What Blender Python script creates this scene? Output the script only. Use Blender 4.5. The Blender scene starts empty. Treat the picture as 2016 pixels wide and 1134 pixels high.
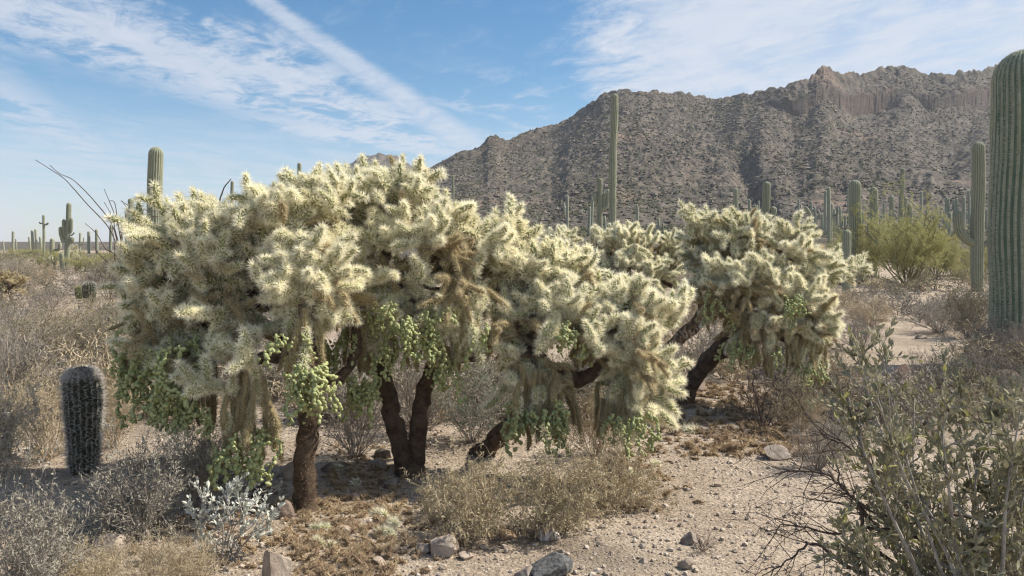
import bpy, math
import numpy as np
from mathutils import Vector, Matrix, Quaternion

sc = bpy.context.scene
# ------------------------------------------------------------------ camera, sky, sun, exposure
FPX = 1582.0                       # focal length in photo pixels
CX, CY, HZ = 1008.0, 567.0, 480.0  # picture centre and horizon row
CAMH = 1.6
PITCH = math.atan((CY - HZ) / FPX)
cam_d = bpy.data.cameras.new('camera')
cam = bpy.data.objects.new('camera', cam_d)
sc.collection.objects.link(cam)
cam.location = (0, 0, CAMH)
cam.rotation_euler = (math.radians(90) - PITCH, 0, 0)
cam_d.sensor_width = 36
cam_d.lens = 36 * FPX / 2016
cam_d.clip_start = 0.05
cam_d.clip_end = 12000
sc.camera = cam
sc.render.resolution_x, sc.render.resolution_y = 1024, 576

SUN_EL, SUN_AZ = math.radians(47), math.radians(12)     # azimuth counted from +X towards +Y
SUND = Vector((math.cos(SUN_EL) * math.cos(SUN_AZ), math.cos(SUN_EL) * math.sin(SUN_AZ), math.sin(SUN_EL)))
sun_d = bpy.data.lights.new('sun', 'SUN')
sun_d.energy = 5.0
sun_d.angle = math.radians(0.55)
sun_d.color = (1.0, 0.935, 0.82)
sun = bpy.data.objects.new('sun', sun_d)
sc.collection.objects.link(sun)
sun.rotation_euler = SUND.to_track_quat('Z', 'Y').to_euler()

sc.view_settings.view_transform = 'Standard'
sc.view_settings.look = 'None'
sc.view_settings.exposure = 0.54
sc.view_settings.gamma = 1
sc.view_settings.use_curve_mapping = False
sc.cycles.use_denoising = True
sc.cycles.denoising_input_passes = 'RGB_ALBEDO_NORMAL'
sc.cycles.denoising_prefilter = 'ACCURATE'
sc.cycles.filter_width = 1.2
sc.cycles.max_bounces = 6
sc.cycles.diffuse_bounces = 4
sc.cycles.glossy_bounces = 2
sc.cycles.transmission_bounces = 4
sc.cycles.volume_bounces = 1


def ray(px, py):
    """direction of a photo pixel, scaled so that its y (distance away) is 1"""
    a, b = (px - CX) / FPX, (CY - py) / FPX
    c, s = math.cos(PITCH), math.sin(PITCH)
    k = c + b * s
    return a / k, (b * c - s) / k


world = bpy.data.worlds.new('World')
sc.world = world
world.use_nodes = True
wn, wl = world.node_tree.nodes, world.node_tree.links
wn.clear()


class G:
    """tiny helper to write shader maths"""
    def __init__(self, nt):
        self.n, self.l = nt.nodes, nt.links

    def node(self, t, **kw):
        nd = self.n.new(t)
        for k, v in kw.items():
            setattr(nd, k, v)
        return nd

    def put(self, sock, v):
        if hasattr(v, 'is_linked') or hasattr(v, 'links'):
            self.l.new(v, sock)
        else:
            sock.default_value = v

    def m(self, op, a, b=0.0, c=0.0, clamp=False):
        nd = self.node('ShaderNodeMath', operation=op, use_clamp=clamp)
        self.put(nd.inputs[0], a); self.put(nd.inputs[1], b)
        if op in ('MULTIPLY_ADD',):
            self.put(nd.inputs[2], c)
        return nd.outputs[0]

    def rng(self, v, a, b, c=0.0, d=1.0, smooth=True):
        nd = self.node('ShaderNodeMapRange', interpolation_type='SMOOTHSTEP' if smooth else 'LINEAR')
        self.put(nd.inputs[0], v)
        nd.inputs[1].default_value, nd.inputs[2].default_value = a, b
        nd.inputs[3].default_value, nd.inputs[4].default_value = c, d
        return nd.outputs[0]

    def noise(self, vec, scale, detail=5, rough=0.55, dist=0.0, dims='3D'):
        nd = self.node('ShaderNodeTexNoise', noise_dimensions=dims)
        self.l.new(vec, nd.inputs['Vector'])
        nd.inputs['Scale'].default_value = scale
        nd.inputs['Detail'].default_value = detail
        nd.inputs['Roughness'].default_value = rough
        nd.inputs['Distortion'].default_value = dist
        return nd.outputs[0]

    def voro(self, vec, scale, out='Color', feature='F1'):
        nd = self.node('ShaderNodeTexVoronoi', feature=feature)
        self.l.new(vec, nd.inputs['Vector'])
        nd.inputs['Scale'].default_value = scale
        return nd.outputs[out]

    def mix(self, f, a, b):
        nd = self.node('ShaderNodeMix', data_type='RGBA')
        self.put(nd.inputs[0], f)
        self.put(nd.inputs[6], a if not isinstance(a, tuple) else (*a[:3], 1))
        self.put(nd.inputs[7], b if not isinstance(b, tuple) else (*b[:3], 1))
        return nd.outputs[2]


g = G(world.node_tree)
sky = g.node('ShaderNodeTexSky', sky_type='NISHITA')
sky.sun_disc = False
sky.sun_elevation = SUN_EL
sky.sun_rotation = math.pi / 2 - SUN_AZ
sky.altitude = 800
sky.air_density = 1.0
sky.dust_density = 0.6
sky.ozone_density = 3.0
tc = g.node('ShaderNodeTexCoord')
sep = g.node('ShaderNodeSeparateXYZ')
wl.new(tc.outputs['Generated'], sep.inputs[0])
dx, dy, dz = sep.outputs
zc = g.m('MAXIMUM', dz, 0.04)
px_, py_ = g.m('DIVIDE', dx, zc), g.m('DIVIDE', dy, zc)      # a cloud sheet high overhead


def cloud_vec(rot, sx, sy, off=0.0):
    cb = g.node('ShaderNodeCombineXYZ')
    c, s = math.cos(rot), math.sin(rot)
    g.put(cb.inputs[0], g.m('MULTIPLY', g.m('ADD', g.m('MULTIPLY', px_, c), g.m('MULTIPLY', py_, s)), sx))
    g.put(cb.inputs[1], g.m('MULTIPLY', g.m('SUBTRACT', g.m('MULTIPLY', py_, c), g.m('MULTIPLY', px_, s)), sy))
    cb.inputs[2].default_value = off
    return cb.outputs[0]


ang = math.atan2(2.15, 0.46)
nA = g.noise(cloud_vec(ang, 0.55, 1.15), 1.5, 8, 0.60, 0.5)
nB = g.noise(cloud_vec(ang + 0.5, 0.9, 1.7, 4.0), 3.0, 9, 0.64, 0.7)
nC = g.noise(cloud_vec(ang - 0.3, 0.5, 0.8, 9.0), 0.9, 5, 0.55, 0.4)
fine = g.noise(cloud_vec(ang + 1.3, 2.2, 4.2, 2.0), 3.2, 6, 0.65, 0.8)
big = g.m('ADD', g.m('ADD', g.m('MULTIPLY', nA, 0.52), g.m('MULTIPLY', nB, 0.36)), g.m('MULTIPLY', fine, 0.12))
ahead = g.rng(dy, 0.0, 0.3)
# wide cirrus band: straight in the cloud sheet, so it converges in the picture
qa = g.m('SUBTRACT', px_, g.m('MULTIPLY', py_, 0.214))
qa = g.m('ADD', qa, g.m('MULTIPLY', g.m('SUBTRACT', nC, 0.5), 1.5))
m_band = g.m('MULTIPLY', g.rng(qa, -3.85, -3.05), g.rng(qa, -1.75, -2.35))
m_band = g.m('MULTIPLY', g.m('MULTIPLY', m_band, g.rng(big, 0.40, 0.55)), g.rng(py_, 11, 8))
# contrail, spreading with distance
qt = g.m('SUBTRACT', px_, g.m('MULTIPLY', py_, 0.126))
qt = g.m('ADD', g.m('ADD', qt, 1.456), g.m('MULTIPLY', g.m('SUBTRACT', fine, 0.5), 0.09))
wid = g.rng(py_, 3.0, 8.5, 0.050, 0.34, False)
tr = g.m('DIVIDE', g.m('ABSOLUTE', qt), wid)
m_trail = g.m('MULTIPLY', g.rng(tr, 1.25, 0.25), g.rng(nB, 0.25, 0.6, 0.55, 1.0))
m_trail = g.m('MULTIPLY', m_trail, g.m('MULTIPLY', ahead, g.rng(py_, 13, 8)))
# high veil on the right, low haze streaks, faint wisps
side = g.rng(g.m('ADD', dx, g.m('MULTIPLY', g.m('SUBTRACT', big, 0.5), 0.45)), 0.045, 0.17)
m_veil = g.m('MULTIPLY', side, g.rng(big, 0.38, 0.56, 0.62, 1.0))
m_low = g.m('MULTIPLY', g.rng(dz, 0.20, 0.03), g.rng(nA, 0.36, 0.62, 0.30, 0.95))
qs = g.m('ADD', px_, g.m('MULTIPLY', py_, 0.31))
m_low2 = g.m('MULTIPLY', g.m('MULTIPLY', g.rng(qs, -2.6, -1.95), g.rng(qs, -1.2, -1.75)), g.m('MULTIPLY', g.rng(dx, -0.28, -0.45), g.rng(big, 0.35, 0.55)))
m_thin = g.m('MULTIPLY', g.rng(nB, 0.50, 0.85), 0.22)
m_patch = g.m('MULTIPLY', g.m('MULTIPLY', g.rng(dz, 0.25, 0.13), g.rng(big, 0.47, 0.60)), g.rng(dx, -0.25, -0.05))
m1 = g.m('MAXIMUM', g.m('MULTIPLY', m_band, 0.80), g.m('MULTIPLY', m_trail, 0.72))
m1 = g.m('MAXIMUM', m1, g.m('MULTIPLY', m_veil, 0.92))
m1 = g.m('MAXIMUM', m1, g.m('MULTIPLY', m_low, 0.80))
m1 = g.m('MAXIMUM', m1, g.m('MULTIPLY', m_low2, 0.6))
m1 = g.m('MAXIMUM', m1, g.m('MULTIPLY', m_patch, 0.55))
m1 = g.m('ADD', m1, m_thin, clamp=True)
hsv = g.node('ShaderNodeHueSaturation')
hsv.inputs['Saturation'].default_value = 1.36
hsv.inputs['Hue'].default_value = 0.492
hsv.inputs['Value'].default_value = 0.84
wl.new(sky.outputs[0], hsv.inputs['Color'])
skymix = g.mix(m1, hsv.outputs[0], (4.6, 5.0, 5.7))
bg = g.node('ShaderNodeBackground')
wl.new(skymix, bg.inputs[0])
bg.inputs[1].default_value = 0.10
wo = g.node('ShaderNodeOutputWorld')
wl.new(bg.outputs[0], wo.inputs[0])

# ------------------------------------------------------------------ helpers: numbers
R0 = np.random.default_rng(7)


def vhash(ix, iy, seed):
    h = (ix.astype(np.int64) * 374761393 + iy.astype(np.int64) * 668265263 + seed * 974711) & 0xffffffff
    h = ((h ^ (h >> 13)) * 1274126177) & 0xffffffff
    return ((h ^ (h >> 16)) & 0xffffff) / float(0xffffff)


def vnoise(x, y, seed=0):
    x0, y0 = np.floor(x), np.floor(y)
    fx, fy = x - x0, y - y0
    fx, fy = fx * fx * (3 - 2 * fx), fy * fy * (3 - 2 * fy)
    a, b = vhash(x0, y0, seed), vhash(x0 + 1, y0, seed)
    c, d = vhash(x0, y0 + 1, seed), vhash(x0 + 1, y0 + 1, seed)
    return (a * (1 - fx) + b * fx) * (1 - fy) + (c * (1 - fx) + d * fx) * fy - 0.5


def fbm(x, y, octv=5, seed=0, gain=0.5, ridged=False):
    t, a = 0, 1.0
    for k in range(octv):
        n = vnoise(x, y, seed + k * 17)
        if ridged:
            n = 0.5 - np.abs(n) * 2
        t = t + a * n
        x, y, a = x * 2.03 + 3.1, y * 2.03 - 1.7, a * gain
    return t


# ------------------------------------------------------------------ helpers: materials
MATS = {}


def material(name, col, col2=None, scale=8.0, rough=0.85, bump=0.0, bscale=None, trans=0.0, rnd=0.0, detail=4, spec=0.15, lo=0.35, hi=0.65):
    m = bpy.data.materials.new(name)
    m.use_nodes = True
    nt = m.node_tree
    q = G(nt)
    b = nt.nodes['Principled BSDF']
    b.inputs['Roughness'].default_value = rough
    b.inputs['Specular IOR Level'].default_value = spec
    t = q.node('ShaderNodeTexCoord')
    c = None
    if col2:
        nz = q.noise(t.outputs['Object'], scale, detail, 0.6)
        c = q.mix(q.rng(nz, lo, hi), col, col2)
    else:
        c = q.mix(0.0, col, col)
    if rnd:
        oi = q.node('ShaderNodeObjectInfo')
        hs = q.node('ShaderNodeHueSaturation')
        q.put(hs.inputs['Value'], q.rng(oi.outputs['Random'], 0, 1, 1 - rnd, 1 + rnd, False))
        q.put(hs.inputs['Color'], c)
        c = hs.outputs[0]
    nt.links.new(c, b.inputs['Base Color'])
    if bump:
        nb = q.noise(t.outputs['Object'], bscale or scale * 3, 6, 0.65)
        bp = q.node('ShaderNodeBump')
        bp.inputs['Strength'].default_value = 1.0
        bp.inputs['Distance'].default_value = bump
        nt.links.new(nb, bp.inputs['Height'])
        nt.links.new(bp.outputs[0], b.inputs['Normal'])
    if trans:
        tr_ = q.node('ShaderNodeBsdfTranslucent')
        nt.links.new(c, tr_.inputs[0])
        mx = q.node('ShaderNodeMixShader')
        mx.inputs[0].default_value = trans
        nt.links.new(b.outputs[0], mx.inputs[1])
        nt.links.new(tr_.outputs[0], mx.inputs[2])
        nt.links.new(mx.outputs[0], nt.nodes['Material Output'].inputs[0])
    MATS[name] = m
    return m


# ------------------------------------------------------------------ helpers: geometry in numpy
class Geo:
    """triangle soup that grows, then becomes one mesh"""
    def __init__(self):
        self.v, self.f, self.m, self.n = [], [], [], 0

    def add(self, v, f, m=0):
        v = np.asarray(v, float).reshape(-1, 3); f = np.asarray(f, int).reshape(-1, 3)
        if not len(f):
            return
        self.v.append(v); self.f.append(f + self.n)
        self.m.append(np.full(len(f), m) if np.isscalar(m) else np.asarray(m))
        self.n += len(v)

    def arrays(self):
        if not self.v:
            return np.zeros((0, 3)), np.zeros((0, 3), int), np.zeros(0, int)
        return np.concatenate(self.v), np.concatenate(self.f), np.concatenate(self.m)

    def mesh(self, name, mats, smooth=True):
        return to_mesh(name, *self.arrays(), mats, smooth)


def to_mesh(name, V, F, M, mats, smooth=True):
    me = bpy.data.meshes.new(name)
    me.vertices.add(len(V)); me.vertices.foreach_set('co', np.ascontiguousarray(V, np.float32).ravel())
    me.loops.add(len(F) * 3); me.loops.foreach_set('vertex_index', np.ascontiguousarray(F, np.int32).ravel())
    me.polygons.add(len(F))
    me.polygons.foreach_set('loop_start', np.arange(len(F), dtype=np.int32) * 3)
    me.polygons.foreach_set('loop_total', np.full(len(F), 3, np.int32))
    for m in mats:
        me.materials.append(MATS[m])
    me.polygons.foreach_set('material_index', np.asarray(M, np.int32))
    me.polygons.foreach_set('use_smooth', np.full(len(F), bool(smooth)))
    me.update(calc_edges=True)
    return me


def unit(a):
    return a / np.maximum(np.linalg.norm(a, axis=-1, keepdims=True), 1e-9)


def rand_dir(rng, n):
    return unit(rng.normal(size=(n, 3)))


def spikes(base, d, length, width, rng):
    """one slim triangle per spine"""
    n = len(base)
    side = unit(np.cross(d, rand_dir(rng, n))) * np.reshape(width, (-1, 1)) * 0.5
    v = np.stack([base - side, base + side, base + d * np.reshape(length, (-1, 1))], 1).reshape(-1, 3)
    return v, np.arange(3 * n).reshape(-1, 3)


def prisms(p0, p1, r0, r1, k=3):
    """each segment a slim k-sided tapering tube"""
    n = len(p0)
    d = unit(p1 - p0)
    ref = np.where(np.abs(d[:, 2:3]) < 0.9, np.array([[0, 0, 1.0]]), np.array([[1.0, 0, 0]]))
    a = unit(np.cross(d, ref)); b = np.cross(d, a)
    th = np.arange(k) * 2 * math.pi / k
    ring = a[:, None] * np.cos(th)[None, :, None] + b[:, None] * np.sin(th)[None, :, None]
    v0 = p0[:, None] + ring * np.reshape(r0, (-1, 1, 1))
    v1 = p1[:, None] + ring * np.reshape(r1, (-1, 1, 1))
    v = np.concatenate([v0, v1], 1).reshape(-1, 3)
    f = []
    for i in range(k):
        j = (i + 1) % k
        f += [[i, j, k + j], [i, k + j, k + i]]
    f = np.array(f)[None] + (np.arange(n) * 2 * k)[:, None, None]
    return v, f.reshape(-1, 3)


def leaves(pos, d, nrm, L, W, fold=0.25):
    """pointed oval leaf, folded along its midrib: 4 triangles"""
    n = len(pos)
    L = np.reshape(L, (-1, 1)); W = np.reshape(W, (-1, 1))
    s = unit(np.cross(d, nrm)); up = np.cross(s, d)
    a = pos; e = pos + d * L
    mid1 = pos + d * L * 0.33 - up * W * fold
    mid2 = pos + d * L * 0.68 - up * W * fold
    l1 = pos + d * L * 0.42 + s * W * 0.5; r1 = pos + d * L * 0.42 - s * W * 0.5
    l2 = pos + d * L * 0.74 + s * W * 0.36; r2 = pos + d * L * 0.74 - s * W * 0.36
    v = np.stack([a, mid1, mid2, e, l1, l2, r1, r2], 1).reshape(-1, 3)
    f = np.array([[0, 4, 1], [1, 4, 2], [4, 5, 2], [2, 5, 3], [0, 1, 6], [1, 2, 6], [6, 2, 7], [2, 3, 7]])
    f = f[None] + (np.arange(n) * 8)[:, None, None]
    return v, f.reshape(-1, 3)


def small_leaves(pos, d, nrm, L, W):
    """tiny leaves: a kite of 2 triangles, bent along the middle"""
    n = len(pos); L = np.reshape(L, (-1, 1)); W = np.reshape(W, (-1, 1))
    s = unit(np.cross(d, nrm)); up = np.cross(s, d)
    v = np.stack([pos, pos + d * L * .45 + s * W * .5 + up * W * .15, pos + d * L, pos + d * L * .45 - s * W * .5 + up * W * .15], 1).reshape(-1, 3)
    f = np.array([[0, 1, 2], [0, 2, 3]])[None] + (np.arange(n) * 4)[:, None, None]
    return v, f.reshape(-1, 3)


def blades(p0, p1, r0, r1, rng):
    """hair-thin twigs: 2 triangles each"""
    d = unit(p1 - p0); sd = unit(np.cross(d, rand_dir(rng, len(d))))
    a, b = np.reshape(r0, (-1, 1)) * 1.2, np.reshape(r1, (-1, 1)) * 1.2
    v = np.stack([p0 - sd * a, p0 + sd * a, p1 + sd * b, p1 - sd * b], 1).reshape(-1, 3)
    f = (np.array([[0, 1, 2], [0, 2, 3]])[None] + (np.arange(len(d)) * 4)[:, None, None]).reshape(-1, 3)
    return v, f


def frames(path):
    P = np.asarray(path, float)
    T = unit(np.gradient(P, axis=0))
    a = np.cross(T[0], [0, 1.0, 0.1]); a = a / np.linalg.norm(a)
    A = [a]
    for i in range(1, len(P)):
        a = A[-1] - T[i] * np.dot(A[-1], T[i]); a = a / np.linalg.norm(a)
        A.append(a)
    A = np.array(A)
    return P, T, A, np.cross(T, A)


def sweep(path, rad, sides=10, ribs=0, depth=0.0, rough=0.0, seed=0, sharp=1.0):
    """tube along a path; with ribs it is a pleated cactus stem; crest faces get material 1"""
    P, T, A, B = frames(path)
    N = len(P)
    rad = np.asarray(rad, float)
    th = np.arange(sides) * 2 * math.pi / sides
    R = np.repeat(rad[:, None], sides, 1)
    m = None
    if ribs:
        w = 0.5 + 0.5 * np.cos(th * ribs)
        R = R * (1 - depth + depth * w[None] ** sharp)
        m = (w > 0.8).astype(int)
    if rough:
        R = R * (1 + rough * np.random.default_rng(seed).normal(size=R.shape))
    V = P[:, None] + A[:, None] * (R * np.cos(th))[:, :, None] + B[:, None] * (R * np.sin(th))[:, :, None]
    i, j = np.meshgrid(np.arange(N - 1), np.arange(sides), indexing='ij')
    j2 = (j + 1) % sides
    a, b, c, d = i * sides + j, i * sides + j2, (i + 1) * sides + j2, (i + 1) * sides + j
    F = np.stack([np.stack([a, b, c], -1), np.stack([a, c, d], -1)], -2).reshape(-1, 3)
    M = np.zeros(len(F), int)
    if m is not None:
        fm = np.maximum(m[j], m[j2])
        M = np.repeat(fm.reshape(-1), 2)
    V = V.reshape(-1, 3)
    V = np.concatenate([V, P[-1:], P[:1]])
    k = N * sides
    jj = np.arange(sides); jn = (jj + 1) % sides
    F = np.concatenate([F, np.stack([(N - 1) * sides + jj, (N - 1) * sides + jn, np.full(sides, k)], -1),
                        np.stack([jn, jj, np.full(sides, k + 1)], -1)])
    M = np.concatenate([M, np.zeros(2 * sides, int)])
    return V, F, M


def smooth_path(pts, n):
    """Catmull-Rom through control points"""
    P = np.asarray(pts, float)
    Q = np.concatenate([[2 * P[0] - P[1]], P, [2 * P[-1] - P[-2]]])
    t = np.linspace(0, len(P) - 1 - 1e-6, n)
    i = t.astype(int); u = (t - i)[:, None]
    a, b, c, d = Q[i], Q[i + 1], Q[i + 2], Q[i + 3]
    return 0.5 * (2 * b + (c - a) * u + (2 * a - 5 * b + 4 * c - d) * u ** 2 + (3 * b - a - 3 * c + d) * u ** 3)


def ico():
    t = (1 + 5 ** .5) / 2
    v = np.array([[-1, t, 0], [1, t, 0], [-1, -t, 0], [1, -t, 0], [0, -1, t], [0, 1, t], [0, -1, -t], [0, 1, -t], [t, 0, -1], [t, 0, 1], [-t, 0, -1], [-t, 0, 1]], float)
    f = np.array([[0, 11, 5], [0, 5, 1], [0, 1, 7], [0, 7, 10], [0, 10, 11], [1, 5, 9], [5, 11, 4], [11, 10, 2], [10, 7, 6], [7, 1, 8],
                  [3, 9, 4], [3, 4, 2], [3, 2, 6], [3, 6, 8], [3, 8, 9], [4, 9, 5], [2, 4, 11], [6, 2, 10], [8, 6, 7], [9, 8, 1]])
    return unit(v), f


def subdiv(v, f):
    v = list(map(tuple, v)); cache = {}; out = []

    def mid(a, b):
        k = (min(a, b), max(a, b))
        if k not in cache:
            p = unit((np.array(v[a]) + np.array(v[b]))[None])[0]
            v.append(tuple(p)); cache[k] = len(v) - 1
        return cache[k]
    for a, b, c in f:
        x, y, z = mid(a, b), mid(b, c), mid(c, a)
        out += [[a, x, z], [x, b, y], [z, y, c], [x, y, z]]
    return np.array(v), np.array(out)


ICO = ico()
ICO2 = subdiv(*ICO)
ICO3 = subdiv(*ICO2)
ICO4 = subdiv(*ICO3)
OCTA = (np.array([[1, 0, 0], [0, 1, 0], [-1, 0, 0], [0, -1, 0], [0, 0, 1], [0, 0, -1]], float),
        np.array([[0, 1, 4], [1, 2, 4], [2, 3, 4], [3, 0, 4], [1, 0, 5], [2, 1, 5], [3, 2, 5], [0, 3, 5]]))


def scatter_blobs(pos, size, rng, base=ICO, flat=(0.5, 0.9), jit=0.25, sink=0.2):
    """many small irregular stones or tufts in one go"""
    bv, bf = base
    n = len(pos)
    V = bv[None] * (1 + jit * rng.normal(size=(n, len(bv), 1)))
    V = V * np.stack([rng.uniform(0.7, 1.2, n), rng.uniform(0.7, 1.2, n), rng.uniform(*flat, n)], -1)[:, None]
    a = rng.uniform(0, 6.28, n); c, s = np.cos(a)[:, None], np.sin(a)[:, None]
    x, y = V[..., 0] * c - V[..., 1] * s, V[..., 0] * s + V[..., 1] * c
    V = np.stack([x, y, V[..., 2]], -1) * np.reshape(size, (-1, 1, 1))
    V = V + pos[:, None]
    V[..., 2] += np.reshape(size, (-1, 1)) * (0.6 - sink)
    F = bf[None] + (np.arange(n) * len(bv))[:, None, None]
    return V.reshape(-1, 3), F.reshape(-1, 3)


# ------------------------------------------------------------------ helpers: objects
COL = sc.collection


def obj(name, me, parent=None, loc=None, kind=None, label=None, cat=None, group=None):
    o = bpy.data.objects.new(name, me)
    COL.objects.link(o)
    if parent is not None:
        o.parent = parent
    if loc is not None:
        o.location = loc
    for k, v in (('kind', kind), ('label', label), ('category', cat), ('group', group)):
        if v:
            o[k] = v
    return o


def thing(name, label, cat, loc, group=None, rotz=0.0):
    o = obj(name, None, None, loc, None, label, cat, group)
    o.empty_display_size = 0.1
    o.rotation_euler = (0, 0, rotz)
    return o

# ------------------------------------------------------------------ terrain
RIDGE = [(-400, 476), (300, 476), (520, 470), (640, 440), (720, 400), (790, 362), (840, 334), (870, 318), (905, 302), (938, 293), (953, 284), (961, 272), (977, 268), (987, 276),
         (1003, 277), (1050, 258), (1070, 251), (1100, 243), (1130, 225), (1160, 209), (1185, 190), (1210, 181), (1260, 179), (1300, 183),
         (1340, 186), (1390, 196), (1430, 194), (1470, 186), (1520, 176), (1560, 165), (1590, 157), (1604, 143), (1617, 134), (1635, 137),
         (1650, 148), (1680, 149), (1708, 146), (1730, 136), (1760, 133), (1790, 131), (1803, 137), (1815, 143), (1850, 145), (1880, 143),
         (1900, 140), (1935, 136), (1960, 131), (1972, 121), (1990, 108), (2016, 96), (2100, 80), (2300, 90), (2700, 160), (3300, 300), (4200, 440)]
RU = np.array([ray(px, 300)[0] for px, py in RIDGE])
RV = np.array([ray(px, py)[1] for px, py in RIDGE])
RF = 150.0


def ridge_dist(u):
    return 340 + 30 * np.sin(u * 9 + 1) + 110 * np.clip((u - 0.1) / 0.6, 0, 1) + 12 * np.sin(u * 31)


def cliff_w(u):
    """where a band of bare cliff runs under the crest"""
    def bump(a, b, e):
        return np.clip((u - a) / e, 0, 1) * np.clip((b - u) / e, 0, 1)
    return np.clip(bump(ray(1500, 0)[0], ray(2500, 0)[0], 0.04), 0, 1), np.clip(bump(ray(835, 0)[0], ray(1120, 0)[0], 0.02), 0, 1)


def mountain(u, r, fine=True):
    rr = ridge_dist(u)
    vr = np.interp(u, RU, RV)
    left = np.clip((u + 0.40) / 0.35, 0, 1); left = left * left * (3 - 2 * left)
    vf = 0.021 * left + (-0.012) * (1 - left)
    vf = np.minimum(vf, vr * 0.6)
    # approach: flat desert rising gently to the foot of the slope
    s = np.clip((r - 45) / (RF - 45), 0, 1)
    z_app = (CAMH + vf * RF) * s ** 1.35 * left
    t = np.clip((r - RF) / (rr - RF), 0, 1)
    p = 0.30 * t ** 0.65 + 0.70 * t
    c1, c2 = cliff_w(u)
    # right-hand cliff: talus to 0.70, wall to 0.86, ledge to the crest
    wob = 0.03 * np.sin(u * 37) + 0.02 * np.sin(u * 83 + 1)
    spur = 0.14 * np.exp(-((u - ray(1795, 0)[0]) / 0.022) ** 2)
    p1 = np.interp(t, [0, 0.5, 0.90, 0.906, 0.97, 1], [0, 0.44, 0.75, 0.865, 0.94, 1])
    p1 = p1 + (wob + spur) * np.exp(-((t - 0.85) / 0.07) ** 2) * (t < 0.9)
    p2 = np.interp(t, [0, 0.9, 0.93, 0.94, 1], [0, 0.86, 0.885, 0.965, 1])
    p = p * (1 - c1) + p1 * c1
    p = p * (1 - c2) + p2 * c2
    v = vf + (vr - vf) * p
    crack = c1 * ((t > 0.895) & (t < 0.985)) * (np.abs(vnoise(u * 210, t * 3, 71)) * 2 + vnoise(u * 60, t * 2, 72))
    z = np.where(r < RF, z_app, CAMH + v * r) - crack * 0.5
    back = np.clip(r - rr, 0, None)
    z = np.where(r > rr, CAMH + vr * rr - back * 0.35, z)
    hgt = np.clip(vr * rr / 60, 0, 1.3)
    env = np.clip(t * 3.5, 0, 1) * np.clip((1.0 - t) * 9, 0, 1) * hgt
    x, y = u * r, r
    gull = fbm(u * 17 + 0.25 * np.sin(t * 5), t * 1.1, 4, 11, 0.5, True)
    z = z + env * gull * 1.9
    chan = np.exp(-((u - (0.325 - 0.09 * t)) / 0.018) ** 2) * np.exp(-((t - 0.3) / 0.22) ** 2)
    chan2 = np.exp(-((u - (0.56 - 0.03 * t)) / 0.035) ** 2) * np.exp(-((t - 0.62) / 0.2) ** 2)
    z = z - 6.5 * chan * hgt - 9 * chan2
    sw = np.clip((r - 45) / 120, 0, 1) * np.where(r > RF, hgt, 1)
    z = z + sw * fbm(x / 22, y / 22, 4, 3) * 1.0
    if fine:
        z = z + sw * (fbm(x / 4.5, y / 4.5, 3, 5) * 1.5 + np.clip(t * 3, 0, 1) * np.abs(vnoise(x / 1.9, y / 1.9, 8)) * 1.4) * np.clip((r - RF) / 60 + .15, 0, 1)
    crag = np.clip((t - 0.88) / 0.1, 0, 1) * (r <= rr + 6)
    z = z + crag * np.abs(fbm(x / 4.0, y / 9, 3, 21)) * 1.8 * hgt
    return z


def ground_z(x, y):
    r = np.hypot(x, y)
    return 0.10 * fbm(x / 6.0, y / 6.0, 3, 31) * np.clip(r / 8, 0, 1) + 0.03 * fbm(x / 1.1, y / 1.1, 3, 33)


def H(x, y):
    x, y = np.atleast_1d(np.asarray(x, float)), np.atleast_1d(np.asarray(y, float))
    z = ground_z(x, y)
    ok = y > 46
    if ok.any():
        u = x[ok] / y[ok]
        zz = z.copy(); zz[ok] = np.maximum(z[ok], mountain(u, y[ok], False) - 0.25 * np.clip((80 - y[ok]) / 20, 0, 1))
        z = zz
    return z


def at(px, py, Y):
    u, v = ray(px, py)
    return np.array([u * Y, Y, CAMH + v * Y])


def on_ground(px, py):
    """ground point seen at a photo pixel"""
    u, v = ray(px, py)
    Y = CAMH / max(-v, 1e-3)
    for _ in range(6):
        Y = (CAMH - H(u * Y, Y)[0]) / max(-v, 1e-3)
    return np.array([u * Y, Y, H(u * Y, Y)[0]])


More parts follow.
